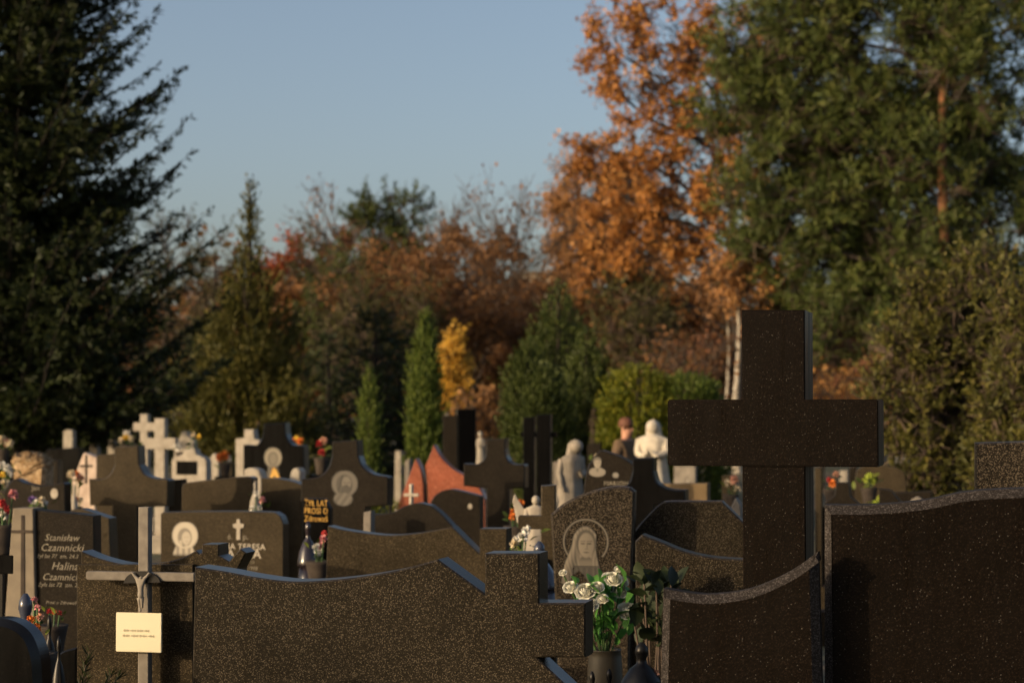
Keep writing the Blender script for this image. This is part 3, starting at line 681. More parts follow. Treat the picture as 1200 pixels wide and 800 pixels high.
# stone behind the small crucifix
sG = Stone('headstone', 'brown headstone with sagging top and cut cross notch behind the small crucifix', 'headstone', 180, 6.875, 12)
sG.slab([(92,800), (92,646), [(92,646),(112,654),(140,661),(165,662),(190,659),(212,653),(227,645)], (231,649), (234,648), (234,638), (254,638), (254,651), (266,658), (279,643), (286,648), (276,667), (276,800)], .10, G['brown'], .004, .24, part='slab', y0=.02)
sG.slab([(90,800), (90,661), (226,661), (226,800)], .018, G['brown'], .002, .24, part='front_panel')
sG.x0, sG.x1, sG.t = sG.px(90,700)[0], sG.px(278,700)[0], .12; sG.plinth(G['brown'], .24)
sG.text('1946 - 2009', 100, 659.6, 18, G['letter']) if False else None
# small crucifix
s = Stone('crucifix', 'small grey crucifix with cast figure and blank-looking pale nameplate', 'crucifix', 168, 6.80, 12)
s.slab([(161,900), (162,594), (174,594), (174,900)], .035, G['concrete'], .003, 0, part='upright')
x0, z1 = s.px(101, 669); x1, z0 = s.px(228, 681)
box('crossbar', x0, x1, -.004, .032, z0, z1, G['concrete'], s.root, .003)
# arched dark plate behind the figure
ar = [s.px(x, y) for x, y in expand([[(146,683),(150,675),(158,670),(168,668.5),(178,670),(187,676),(190,682)]])]
link('arched_plate', slab_mesh(ar, .008, .001, y0=-.013), G['darkmetal'], s.root)
# figure, one skinned body
def skin(name, verts, edges, radii, mat, parent, sub=2, root=0):
    me = bpy.data.meshes.new(name); me.from_pydata(verts, edges, [])
    o = link(name, me, mat, parent)
    md = o.modifiers.new('skin', 'SKIN'); md.use_smooth_shade = True
    sd = me.skin_vertices[0].data if me.skin_vertices else None
    if sd is None:
        bpy.context.view_layer.update()
    for i, r in enumerate(radii):
        me.skin_vertices[0].data[i].radius = r if isinstance(r, tuple) else (r, r)
        me.skin_vertices[0].data[i].use_root = (i == root)
    ss = o.modifiers.new('sub', 'SUBSURF'); ss.levels = ss.render_levels = sub
    dg = bpy.context.evaluated_depsgraph_get(); m2 = bpy.data.meshes.new_from_object(o.evaluated_get(dg))
    o.modifiers.clear(); o.data = m2
    if not m2.materials: m2.materials.append(mat)
    m2.polygons.foreach_set('use_smooth', [True]*len(m2.polygons))
    return o
def sp(x, y, yy=-.024):
    a, b = s.px(x, y); return (a, yy, b)
fv = [sp(168.5,696), sp(168,688), sp(168,681), sp(168.3,677.5), sp(169.5,674.5,-.032), sp(162,675), sp(157.5,669.5), sp(174.5,675), sp(178.5,669.5), sp(167,702,-.03), sp(167.6,712), sp(170.5,702,-.03), sp(169.6,712), sp(168.6,715.5,-.03)]
fe = [(0,1),(1,2),(2,3),(3,4),(2,5),(5,6),(2,7),(7,8),(0,9),(9,10),(0,11),(11,12),(10,13)]
k = 6.8/FPX
skin('figure', fv, fe, [k*q for q in (3.6,3.4,4.2,1.7,2.7,1.7,1.2,1.7,1.2,2.2,1.5,2.2,1.5,1.2)], G['statue'], s.root, 2)
x0, z1 = s.px(140, 716); x1, z0 = s.px(193, 763)
np_ = box('nameplate', x0, x1, -.030, -.022, z0, z1, plain('pale cream enamel', (.68,.60,.42), (.63,.56,.39), .5, 4), s.root, .002)
for i, (yy, w) in enumerate(((737,30),(743,36))):
    bm = bmesh.new(); a0, zz = s.px(149+i*-1, yy); a1, _ = s.px(149+w, yy)
    nn = 26
    for j in range(nn):
        if j % 7 == 6: continue
        xx = a0+(a1-a0)*j/nn; h = .006+.003*math.sin(j*2.3)
        add_box(bm, xx, xx+(a1-a0)/nn*.6, -.0315, -.0303, zz-h/2, zz+h/2)
    link('worn_lettering', mesh_bm(bm), plain('faded lettering', (.50,.44,.30), (.45,.40,.27), .7, 30), np_)
# black nameplate on post at left edge
s = Stone('grave_sign', 'small black sign on a thin post at the left edge', 'sign', 2, 7.5, 10)
box('post', -.008, .008, .006, .022, 0, s.px(0,655)[1], G['darkmetal'], s.root, .002)
x0, z1 = s.px(-16, 650); x1, z0 = s.px(15, 672); box('board', x0, x1, -.004, .006, z0, z1, G['jet'], s.root, .002)

# second and third rows -----------------------------------------------
sH = stone('grey brown wavy headstone with notched cross end, right behind the wide front one', [(380,720), [(384,616),(400,620),(425,624),(455,627),(485,625),(510,621),(530,617)], (562,649), (562,619), (594,619), (594,655), (640,655), (641,720)], 10.2, G['brown'], .11, .005)
sL = stone('grey headstone with haloed woman and white cross above cut lettering', [(188,700), (188,602), (190,600), [(190,600),(240,599),(290,599),(322,600)], (326,603), [(328,604),(330,608),(332,614)], (332,700)], 12.2, G['greyfar'], .10, .005)
sL.engrave(200, 611, 234, 656, halo_woman, engraved('pale etching', (.09,.077,.060), (.46,.40,.31)), 46, lo=.08)
sL.text('ENA TERESA', 258, 643, 53, G['letter']); sL.text('ŁA', 259, 653.5, 16, G['letter']); sL.text('KA', 288, 653.5, 18, G['letter'])
sL.text('ż.l. 71  zm. 19', 268, 660, 30, G['letterdim']); sL.text('zm. 4 VI 1998', 268, 667, 34, G['letterdim'])
sL.text('ś.', 267, 631.5, 5, G['letterdim']); sL.text('p.', 285, 631.5, 6, G['letterdim'])
cr = [(277.5,632), (277.5,619), (273.5,617.5), (273.5,613.5), (277.5,613), (277.8,608), (281.5,608), (282,613), (286,613.5), (286,617.5), (282,619), (282,632)]
link('cross_relief', slab_mesh([sL.px(*q) for q in cr], .006, .001, y0=-.007), G['white'], sL.root)
stone('low domed grey headstone left of the black haloed cross', [(212,640), (213,572), [(214,567),(220,565),(245,562),(272,559),(292,558)], (296,560), (296,640)], 14.6, G['greyfar'], .11, .006)
s3 = stone('plain grey headstone sloping right, beside the black cross with a bearded head', [(306,650), [(306,560),(322,560),(340,563),(352,567)], (355,569), (355,650)], 14.9, G['greyfar'], .11, .006)
x0, z1 = s3.px(307, 586); x1, z0 = s3.px(354, 640); box('lower_panel', x0, x1, -.012, .0, z0, z1, G['greyfar'], s3.root, .003)
s = stone('grey cross shaped headstone with curved armpits on the left', [(131,700), (131,592), (105,592), (104,563), [(104,561),(118,561),(128,556),(134,545)], (134,523), (162,522), [(163,544),(169,555),(180,560),(195,561)], (197,563), (196,593), (161,594), (161,700)], 14.0, G['greyfar'], .12, .008)
stone('plain rectangular headstone peeping out left behind the grey cross', [(112,640), (113,533), (136,531), (136,640)], 16.2, G['greyfar'], .10)
sK = stone('black cross shaped headstone with haloed woman and golden praying hands', [(300,640), (300,556), (285,556), (285,523), [(285,521),(300,521),(306,515),(308,508)], (309,496), (334,495), [(335,508),(338,516),(343,521),(356,522)], (357,556), (343,556), (343,640)], 18.0, G['jet'], .14, .008)
sK.engrave(304, 523, 336, 566, praying, engraved('etched black granite', (.010,.009,.009), (.40,.34,.24)), 34)
hnd = [(314,567), [(314,567),(317,558),(319,551),(320.5,547)], (322,549), [(322,547),(325,551),(328,558),(331,567)], (327,568), (322,556), (319,567)]
link('praying_hands', slab_mesh([sK.px(*q) for q in expand(hnd)], .01, .001, y0=-.012), G['gold'], sK.root)
sJ = stone('black cross shaped headstone with etched bearded head', [(385,700), (385,588), (352,588), (353,563), [(353,561),(373,558),(384,548),(389,533)], (389,517), (419,515), [(420,534),(425,546),(437,555),(453,558)], (455,560), (455,592), (429,594), (428,700)], 13.4, G['greydk'], .12, .008)
sJ.engrave(387, 551, 421, 595, bearded_man, engraved('etched dark granite', (.026,.022,.018), (.19,.165,.13)), 44)
sg = stone('narrow black slab with rows of golden lettering under the cross arm', [(354,720), (354,584), (380,584), (387,596), (387,720)], 12.9, G['jet'], .06)
for i, (tx, yy) in enumerate((('ŻYŁ LAT', 592.5), ('PROSI O', 601.5), ('Zdrowaś', 610.5))): sg.text(tx, 357, yy, 27, G['gold'], hscale=1.35, part='gold_inscription')
# red granite flame halves
s = Stone('headstone', 'red granite headstone cut like two leaning flames', 'headstone', 515, 17, 14)
s.slab([(464,640), [(466,590),(474,572),(481,553),(487,537)], [(487,537),(492,548),(495.5,565),(497,590)], (497,640)], .12, G['red'], .006, .24, part='left_flame')
a0 = s.x0
s.slab([(500.5,640), [(500,590),(499,562),(497,546)], [(498,544),(503,532),(507,521)], [(507,521),(515,535),(529,549),(545,558)], (545,567), (556,568), [(557,568),(562,574),(567,585)], (568,640)], .12, G['red'], .006, .24, part='right_flame', y0=.03)
s.x0 = a0; s.t = .16; s.plinth(G['red'], .24)
stone('grey cross shaped headstone right of the red flames', [(570,700), (570,572), (543,569), (543,544), [(543,543),(560,543),(568,536),(570,526)], (570,515), (592,513), [(592,526),(594,536),(600,543),(614,544)], (615,546), (615,571), (597,573), (597,700)], 14.2, G['greydk'], .12, .008)
stone('low dark headstone with wavy top left of the red flames', [(432,660), [(432,602),(447,602),(462,599),(476,592),(490,589),(505,592)], [(505,592),(515,600),(526,611),(540,628)], (541,660)], 12.4, G['greydk'], .10)
stone('narrow pinkish post at the left end of the low wavy headstone', [(425,660), (426,600), (435,598), (435,660)], 12.2, G['concrete'], .08, name='stone_post', cat='post')
s9 = stone('dark humped headstone with small oval photo before the red flames', [(500,680), [(501,600),(506,585),(514,577),(526,573),(540,575),(563,581)], (564,680)], 14.9, G['greydk'], .10)
ov = [s9.px(551+2.6*math.cos(a), 593+3.4*math.sin(a)) for a in np.linspace(0, 6.28, 16, endpoint=False)]
link('oval_photo', slab_mesh(ov, .006, .001, y0=-.006), G['white'], s9.root)
stone('tall dark grey slab behind the red flames', [(519,600), (519,487), (536,486), (536,600)], 23, G['greydk'], .14, yaw=6)
stone('tall jet black slab right behind the red flames', [(536,600), (535,479), (558,479), (558,600)], 23.6, G['jet'], .14, yaw=-12)
# black double cross
s = Stone('cross_monument', 'black monument of two close posts crossed by one thin bar', 'cross', 630, 16, 10)
s.slab([(613,640), (613,489), (626,488), (626,640)], .10, G['jet'], .004, .2, part='left_post'); a0 = s.x0
s.slab([(629,640), (629,486), (645,485), (645,640)], .10, G['jet'], .004, .2, part='right_post')
x0, z1 = s.px(609, 506); x1, z0 = s.px(652, 512); box('crossbar', x0, x1, .03, .07, z0, z1, G['jet'], s.root, .003)
s.x0 = a0; s.plinth(G['jet'], .2)
sP = stone('dark pointed headstone with etched portrait of a man', [(681,640), [(682,600),(685,565),(689,547),(697,534),(704,527)], [(704,527),(720,532),(733,538),(743,545)], (745,640)], 12.7, G['greydk'], .10)
sP.engrave(690, 535, 710, 562, portrait_man, engraved('etched portrait', (.04,.035,.03), (.34,.29,.22)), 36)
sP.engrave(717, 553, 726, 560, lambda x, y: ell(x, y, 0, .75, .7, .6, .5)*(.6+.4*np.sin(x*14)*np.sin(y*14)), engraved('etched flower', (.04,.035,.03), (.30,.27,.22)), 14, part='etched_flower')
sP.text('MARION', 708, 568.5, 28, G['letterdim'])
stone('black cross shaped headstone with curved armpits left of the tall cross', [(741,680), (741,590), (703,590), (703,575), [(703,574),(722,573),(736,566),(741,552)], (741,537), (766,536), [(766,552),(771,566),(785,573),(803,574)], (804,590), (767,592), (767,680)], 11.6, G['jet'], .13, .008)
# small grey stone cross
s = Stone('cross_monument', 'small grey stone cross beside a white angel, left of the veiled woman', 'cross', 642, 10.1, 4)
s.slab([(633,760), (634,569), (651,568), (652,760)], .09, G['greyfar'], .006, .2, part='upright')
x0, z1 = s.px(607, 604); x1, z0 = s.px(678, 620); box('crossbar', x0, x1, -.006, .08, z0, z1, G['greyfar'], s.root, .005)
s.plinth(G['greyfar'], .2, .08)

# left group -----------------------------------------------------------
sT = Stone('headstone', 'two-part headstone, pale tapering strip with a cross beside a dark lettered panel', 'headstone', 60, 9.6, 12)
sT.slab([(40,760), (42,597), [(42,597),(60,599),(85,601),(110,604)], (111,760)], .09, G['greydk'], .005, .24, part='dark_panel'); b1 = sT.x1
o = sT.slab([(5,760), (17,595), (41,595), (45,760)], .12, G['strip'], .005, .24, part='pale_strip', y0=-.02)
c0 = [sT.px(*q) for q in ((26,720),(27,621),(27,604),(30,604),(30,720))]
for nm, q in (('inlaid_cross_post', ((26.5,715),(27.2,603),(30.8,603),(31.5,715))), ('inlaid_cross_bar', ((16,624),(16,620.5),(41,620.5),(41,624)))):
    link(nm, slab_mesh([sT.px(*p) for p in q], .006, .0008, y0=-.024 if 'post' in nm else -.026), G['bark'], o)
for tx, x, y, w, mt in (('Stanisław', 53, 633, 41, 0), ('Czamnicki', 49, 645, 50, 0), ('żył lat 77  zm. 24.3', 43, 653, 49, 1), ('Halina', 61, 667, 31, 0), ('Czamnicka', 51, 679, 47, 0), ('żyła lat 72  zm. 2', 45, 686.5, 46, 1), ('Prosi o Zdrowaś', 54, 707, 36, 1)):
    sT.text(tx, x, y, w, G['letterdim'], shear=.3)
sT.x1 = b1; sT.t = .10; sT.plinth(G['greydk'], .24)
stone('curved grey headstone just behind the lettered panel on the left', [(76,680), [(76,603),(85,597),(95,596),(110,601),(128,607)], (131,680)], 11.0, G['greyfar'], .10)
sQ = stone('grey headstone with oval photo behind the two-part lettered one', [(3,700), [(4,575),(16,561),(30,566),(50,569),(74,565)], (76,567), (78,700)], 13.6, G['greydk'], .10)
ov = [sQ.px(64+4.4*math.cos(a), 578+6*math.sin(a)) for a in np.linspace(0, 6.28, 18, endpoint=False)]
link('oval_photo', slab_mesh(ov, .006, .001, y0=-.006), G['white'], sQ.root)
sQ.text('Jan', 37, 574, 9, G['letterdim']); sQ.text('Wieczorek', 36, 583, 15, G['letterdim']) if False else None
# tan boulder and tilted pinkish stone
s = Stone('boulder_headstone', 'tan rough boulder headstone under the dark spruce', 'headstone', 32, 18, 8)
poly = s.outline([(20,640), (14,560), [(11,540),(17,532),(30,530),(42,532),(50,537),(53,548)], (53,640)], .02)
me = slab_mesh(poly, .26, .05)
bm = bmesh.new(); bm.from_mesh(me); bmesh.ops.subdivide_edges(bm, edges=bm.edges, cuts=1, use_grid_fill=True)
for v in bm.verts: v.co += Vector((random.gauss(0,.009), random.gauss(0,.009), random.gauss(0,.009)))
link('boulder', mesh_bm(bm), G['tan'], s.root)
s = stone('tilted pinkish headstone with a dark cross left of the grey cross', [(80,640), (84,560), [(88,555),(97,532),(101,531)], (114,536), (114,556), (110,640)], 17.0, G['pink'], .12, .01)
for nm, q in (('dark_cross_post', ((100,566),(100,533),(102,533),(102,566))), ('dark_cross_bar', ((94,547),(94,544.5),(108,544.5),(108,547)))):
    link(nm, slab_mesh([s.px(*p) for p in q], .008, .001, y0=-.006 if 'post' in nm else -.0085), G['bark'], s.root)
stone('added wide black slab under the spruce, standing in for shade below the pale stones', [(54,600), (54,526), (93,524), (93,600)], 24, G['jet'], .14)  # black slab added where the pale stones sink into shade
# white crosses
def wcross(label, x0, x1, ytop, ax0, ax1, ay0, ay1, d, ybot=600, t=.12, mat=None):
    s = Stone('cross_monument', label, 'cross', (x0+x1)/2, d, 10)
    s.slab([(x0,ybot), (x0,ytop), (x1,ytop), (x1,ybot)], t, mat or G['white'], .008, .2, part='upright')
    a, z1 = s.px(ax0, ay0); b, z0 = s.px(ax1, ay1); box('crossbar', a, b, -.008, t-.02, z0, z1, mat or G['white'], s.root, .008)
    s.plinth(G['pale'], .2, .1); return s
wcross('far white stone cross, the higher and left one of the pair', 164, 173, 485, 156, 182, 495, 505, 27)
wcross('larger white stone cross, the right one of the pair', 181, 193, 490, 172, 206, 513, 526, 23)
wcross('tiny cream cross standing before the left red flame', 479.3, 483.2, 567, 472, 491, 578, 581.5, 14.5, t=.05, mat=G['cream'])
s = stone('white house shaped headstone with dark recessed panel right of the white crosses', [(201,640), (201,540), (202,537), (214,532), (216,526), (228,526), (230,532), (240,537), (242,541), (242,640)], 20, G['white'], .14, .008)
x0, z1 = s.px(207, 540); x1, z0 = s.px(231, 556); box('dark_panel', x0, x1, -.006, .004, z0, z1, G['jet'], s.root, .002)
stone('added black low slab filling the shadowed spot at the left foot of the white house shaped headstone', [(197,640), (197,562), (214,561), (214,640)], 17.5, G['jet'], .1)  # slab added so its black fills a shadowed spot
stone('small white pediment headstone above the house shaped one', [(204,600), (204,516), (210,513), (213,505), (218,505), (221,512), (227,516), (227,600)], 29, G['white'], .14, .008)
stone('white block headstone with stepped top left of the black haloed cross', [(276,600), (276,514), (286,513), (286,503), (297,503), (298,514), (304,516), (304,600)], 22, G['white'], .14, .008)
stone('small pale headstone at the foot of the dark spruce', [(74,600), (74,505), [(74,505),(80,503),(85,505)], (85,600)], 28, G['pale'], .12)
stone('thin white headstone right of the small pale one under the spruce', [(83,600), (84,493), [(84,493),(87,490),(91,499)], (92,600)], 31, G['pale'], .10)
stone('low brown headstone under the spruce, right of the tan boulder', [(56,640), (57,539), (68,539), (68,640)], 19, G['greydk'], .1)
stone('rounded white stone at the left foot of the black haloed cross', [(286,620), [(286,550),(294,548),(303,551),(307,560)], (307,620)], 16.4, G['white'], .14, .012)
stone('rounded white stone at the right foot of the black haloed cross', [(339,620), [(339,560),(342,551),(348,548),(352,552)], (352,620)], 16.6, G['white'], .14, .012)
# right background
s = stone('pale grey panel headstone under the left arm of the tall cross', [(789,640), (790,546), (815,546), (815,640)], 25, G['statue'], .12)
stone('long low tan stone wall end under the left arm of the tall cross', [(770,680), (771,567), (829,566), (829,680)], 15.5, plain('tan plaster', (.19,.13,.065), (.13,.085,.04), .9, 6), .16, name='grave_surround', cat='headstone')
stone('brown headstone seen between the tall cross and the tan wall end', [(846,660), (846,557), (862,556), (864,660)], 21, G['brown'], .1)
stone('pale broken headstone just left of the tall cross', [(852,700), (853,600), (862,583), (868,592), (869,700)], 12, G['concrete'], .1)
stone('slim grey headstone right behind the tall cross', [(955,640), (955,548), (963,547), (963,640)], 16, G['greyfar'], .1)
stone('dark grey headstone with stepped top right of the tall cross', [(967,660), (967,588), (978,580), (980,565), (995,565), (997,582), (1007,590), (1008,660)], 14, G['greydk'], .1)
stone('domed grey headstone behind the large black headstone', [(1002,640), [(1002,560),(1005,550),(1018,545),(1040,546),(1058,552),(1062,565)], (1062,640)], 18.5, G['greyfar'], .12)
stone('low grey headstone with pale ledge before the juniper', [(1043,660), (1043,577), (1092,575), (1092,660)], 16, G['greydk'], .12, plinth=G['concrete'])
stone('leaning grey slab between the domed headstone and the juniper', [(1030,660), (1030,572), (1044,574), (1066,600), (1066,660)], 14.5, G['greydk'], .1)
stone('little pale headstone right in front of the domed one', [(1066,660), (1067,586), [(1067,586),(1075,582),(1082,586)], (1082,660)], 15.2, G['concrete'], .1)
stone('white headstone deep in the shade of the right juniper', [(1046,620), (1046,480), (1055,478), (1055,620)], 30, G['white'], .12)
stone('pale narrow headstone left of the white one by the juniper', [(1056,620), (1057,472), (1063,470), (1064,620)], 33, G['pale'], .12)
# small far graves in the gaps
for lab, ol, d, m in (
    ('small white headstone far behind, just right of the white house shaped one', [(246,600),(246,536),[(246,536),(251,531),(256,536)],(256,600)], 26, 'white'),
    ('small grey headstone far behind, under the pointed juniper', [(260,600),(260,541),(272,541),(272,600)], 25, 'greyfar'),
    ('tiny pale headstone at the left foot of the far white cross', [(126,600),(126,512),(134,510),(134,600)], 33, 'pale'),
    ('tiny pale headstone between the shade slab and the far white cross', [(104,600),(104,517),[(104,517),(109,512),(114,517)],(114,600)], 32, 'pale'),
    ('pale headstone far behind, left of the small slim thuja', [(402,600),(402,536),(412,536),(412,600)], 29, 'pale'),
    ('narrow pale headstone far behind, between the two slim thujas', [(462,600),(463,528),(470,528),(470,600)], 30, 'pale'),
    ('small pale headstone far behind, touching the tall slim thuja', [(474,600),(474,540),(480,537),(480,600)], 22, 'concrete'),
    ('small grey headstone far behind, right of the grey cross and the statuette', [(600,600),(600,533),[(600,533),(606,528),(612,533)],(612,600)], 28, 'greyfar'),
    ('small pale headstone far behind, left of the mourning woman statue', [(648,600),(648,541),(656,541),(656,600)], 26, 'concrete'),
    ('dark headstone far behind, between the mourning woman and the hedge', [(688,600),(688,520),(704,518),(704,600)], 26, 'greydk'),
    ('small pale headstone far behind, under the right arm of the tall cross', [(984,600),(984,551),(993,551),(993,600)], 27, 'pale'),
    ('dark far headstone between the slim grey one and the domed one', [(994,600),(995,548),(1004,546),(1004,600)], 24, 'greydk')):
    stone(lab, ol, d, G[m], .12)
# rounded foreground stone, lower left; its jet black colour stands in for shade
stone('rounded headstone in the lower left corner, coloured black in place of shade', [(-60,900), [(-60,760),(-40,735),(-10,725),(15,729),(33,743),(43,768),(46,800)], (46,900)], 5.6, G['jet'], .10, .02, .2, yaw=12)
stone('dark low headstone between the lower left corner and the crucifix', [(66,900), (66,768), [(66,768),(75,762),(90,758)], (91,900)], 7.4, G['jet'], .08, .006, .2)

# ------------------------------------------------------------------ statues
def robed(name, label, px, d, ytop, ybase, wpx, mat, hood=False, wings=False, bow=0, ped=True, rz=0, hang=False):
    """standing robed stone figure: lofted folds, arms, head in one mesh on a pedestal"""
    p = at(px, ytop, d); zt = p.z; zb_ = max(.02, at(px, ybase, d).z); h = zt-zb_; w = wpx*d/FPX
    root = thing(name, label, 'statue', (p.x, d, 0), rz)
    bm = bmesh.new(); seg = 28; rings = []
    prof = [(0,.62,.44),(.08,.58,.42),(.25,.52,.38),(.42,.46,.34),(.55,.41,.30),(.66,.42,.29),(.74,.47,.29),(.79,.44,.26),(.815,.26,.20),(.83,.15,.14),(.845,.13,.13)]
    for zf, rx, ry in prof:
        ring = []
        for i in range(seg):
            a = 2*math.pi*i/seg; fold = 1+(.09*math.sin(a*7+zf*5)+.06*math.sin(a*11-zf*7))*(1-zf*.75)
            ring.append(bm.verts.new((rx*w*fold*math.cos(a)+bow*w*.2*max(0,zf-.5), ry*w*fold*math.sin(a)-bow*w*.35*max(0,zf-.55), zb_+zf*h)))
        rings.append(ring)
    hr = h*.082; hx = bow*w*.12; hy = -bow*w*.22-.01
    for j in range(9):
        ph = -math.pi/2*.86+math.pi*.93*j/8; ring = []
        for i in range(seg):
            a = 2*math.pi*i/seg; r = math.cos(ph)*hr*.86; fx = r*math.cos(a); fy = r*1.12*math.sin(a)
            if abs(math.cos(a)) < .2 and math.sin(a) < 0 and -.25 < ph < .15: fy -= hr*.16
            if hood: fx *= 1.14
            ring.append(bm.verts.new((hx+fx, hy+fy, zb_+h*.918+hr*math.sin(ph))))
        rings.append(ring)
    for a_, b_2 in zip(rings, rings[1:]):
        for i in range(seg): bm.faces.new((a_[i], a_[(i+1)%seg], b_2[(i+1)%seg], b_2[i]))
    bm.faces.new(rings[0][::-1]); bm.faces.new(rings[-1])
    link('figure', mesh_bm(bm, smooth=True), mat, root)
    arms = []
    for sx in (-1, 1):
        if hang and sx < 0:
            arms.append(([np.array(q) for q in ((-w*.40, 0, zb_+h*.765), (-w*.50, w*.02, zb_+h*.60), (-w*.50, -w*.12, zb_+h*.45), (-w*.46, -w*.22, zb_+h*.38))], [w*.13, w*.11, w*.085, w*.05])); continue
        arms.append(([np.array(q) for q in ((sx*w*.40, 0, zb_+h*.765), (sx*w*.44, -w*.12, zb_+h*.61), (sx*w*.22, -w*.38, zb_+h*.57), (sx*w*.05, -w*.46, zb_+h*.63))], [w*.14, w*.125, w*.10, w*.06]))
    for ar_ in arms:
        v, f = polytube([ar_], 10); link('arm', fast_mesh('arm', v, f, smooth=True), mat, root)
    if hood:
        bm = bmesh.new(); rr = []
        for j in range(11):
            t = j/10; rad = hr*(1.10*math.sqrt(min(1, t*4.2))+.75*max(0, t-.35)**1.3); ring = []
            for i in range(20):
                a = 2*math.pi*i/20; fo = 1+.06*math.sin(a*9)*t
                ring.append(bm.verts.new((hx+rad*math.cos(a)*fo, hy+hr*(.42+.5*t)+rad*math.sin(a)*(.95 if math.sin(a) > 0 else .62), zb_+h*(1.012-.32*t))))
            rr.append(ring)
        for a_, b_2 in zip(rr, rr[1:]):
            for i in range(20): bm.faces.new((a_[i], a_[(i+1)%20], b_2[(i+1)%20], b_2[i]))
        bm.faces.new(rr[-1])
        link('veil', mesh_bm(bm, smooth=True), mat, root)
    if wings:
        for sx in (-1, 1):
            q = [(sx*w*.1, zb_+h*.55), (sx*w*.45, zb_+h*.72), (sx*w*.95, zb_+h*1.02), (sx*w*1.05, zb_+h*.9), (sx*w*.85, zb_+h*.55), (sx*w*.45, zb_+h*.25), (sx*w*.15, zb_+h*.35)]
            link('wing', slab_mesh(q, .05*h+.01, .012*h, y0=w*.3), mat, root)
    if ped and zb_ > .06:
        bm = bmesh.new(); add_box(bm, -w*.6, w*.6, -w*.5, w*.5, 0, zb_*.12, .008); add_box(bm, -w*.52, w*.52, -w*.43, w*.43, zb_*.12+.001, zb_-.031, .006); add_box(bm, -w*.58, w*.58, -w*.48, w*.48, zb_-.03, zb_-.0005, .006)
        link('pedestal', mesh_bm(bm), mat, root)
    return root
robed('angel_statue', 'grey stone mourning woman statue with long veil left of the portrait headstone', 669, 15, 515, 612, 33, G['statue'], hood=True, bow=.8, rz=.6, hang=True)
robed('statue', 'large cream white standing statue in front of the round hedge', 765, 21, 492, 590, 38, G['cream'], hood=True, rz=-.3)
robed('statue', 'small pale statue coloured grey as if in shade, between the green thujas and the hedge', 697, 27, 478, 530, 13, G['greyfar'], hood=True)  # pale figure given darker grey granite to imitate shade
robed('angel_statue', 'little white winged angel behind the small grey stone cross', 628, 10.9, 580, 650, 26, G['white'], wings=True)
robed('statue', 'slim white statuette behind the grey cross and the red flames', 563, 22, 505, 548, 9, G['pale'])
robed('statue', 'tiny white statuette among the yellow leaves behind the black slabs', 524, 30, 484, 510, 7, G['pale'])

# ------------------------------------------------------------------ the person by the hedge
def person(label, px, d, ytop, coat, trousers, hairm, rz):
    p = at(px, ytop, d); H = p.z; root = thing('person', label, 'person', (p.x, d, 0), rz)
    sk = plain('skin', (.52,.27,.17), (.42,.20,.13), .5, 10); q = H/1.7
    V = [(0,0,.92),(0,0,1.12),(0,.01,1.34),(0,0,1.45),(0,-.005,1.53),(0,-.015,1.60),(.17,0,1.38),(.24,.03,1.12),(.21,-.10,.92),(.20,-.15,.85),(-.17,0,1.38),(-.24,.03,1.12),(-.21,-.10,.92),(-.20,-.15,.85),(.09,0,.88),(.10,-.03,.50),(.10,.02,.09),(.10,-.12,.04),(-.09,0,.88),(-.10,.04,.50),(-.10,.06,.09),(-.10,-.08,.04)]
    E = [(0,1),(1,2),(2,3),(3,4),(4,5),(2,6),(6,7),(7,8),(8,9),(2,10),(10,11),(11,12),(12,13),(0,14),(14,15),(15,16),(16,17),(0,18),(18,19),(19,20),(20,21)]
    R = [(.15,.11),(.14,.10),(.15,.10),.055,(.075,.088),(.078,.092),.06,.045,.035,.03,.06,.045,.035,.03,.08,.06,.045,.04,.08,.06,.045,.04]
    sc = lambda vs_: [tuple(c*q for c in v) for v in vs_]
    skin('body', sc(V), E, [tuple(c*q for c in r) if isinstance(r, tuple) else r*q for r in R], sk, root, 2)
    skin('coat', sc([V[0], (0,0,.78), V[1], V[2], (0,0,1.43), V[6], V[7], V[8], V[10], V[11], V[12]]), [(0,1),(0,2),(2,3),(3,4),(3,5),(5,6),(6,7),(3,8),(8,9),(9,10)],
         [tuple(c*q for c in r) for r in ((.20,.155),(.20,.155),(.19,.145),(.19,.14),(.085,.085),(.085,.085),(.068,.068),(.055,.055),(.085,.085),(.068,.068),(.055,.055))], coat, root, 2)
    for a in (14, 18): skin('trouser_leg', sc([V[a], V[a+1], V[a+2]]), [(0,1),(1,2)], [.105*q, .082*q, .07*q], trousers, root, 2)
    bm = bmesh.new(); lathe([(.092*q,0),(.098*q,.04*q),(.09*q,.085*q),(.06*q,.125*q),(.015*q,.14*q)], 18, .92, 1.08, bm); o = link('hair', mesh_bm(bm, smooth=True), hairm, root); o.location = (0, .012*q, 1.60*q)
    bm = bmesh.new(); lathe([(.002,.03*q),(.012*q,.018*q),(.017*q,0),(.004,-.006*q)], 8, 1, 1, bm); o = link('nose', mesh_bm(bm, smooth=True), sk, root); o.location = (0, -.098*q, 1.565*q)
    for sx in (-1, 1):
        bm = bmesh.new(); bmesh.ops.create_uvsphere(bm, u_segments=8, v_segments=6, radius=.012*q); o = link('eye', mesh_bm(bm, smooth=True), G['jet'], root); o.location = (sx*.032*q, -.088*q, 1.605*q)
        bm = bmesh.new(); bmesh.ops.create_uvsphere(bm, u_segments=8, v_segments=6, radius=.024*q); bmesh.ops.scale(bm, vec=(.45,.8,1.3), verts=bm.verts); o = link('ear', mesh_bm(bm, smooth=True), sk, root); o.location = (sx*.080*q, .0, 1.585*q)
    bm = bmesh.new(); add_box(bm, -.028*q, .028*q, -.094*q, -.084*q, 1.518*q, 1.527*q, .002); link('mouth', mesh_bm(bm), plain('lips', (.30,.09,.07), (.25,.07,.06), .5), root)
    return root
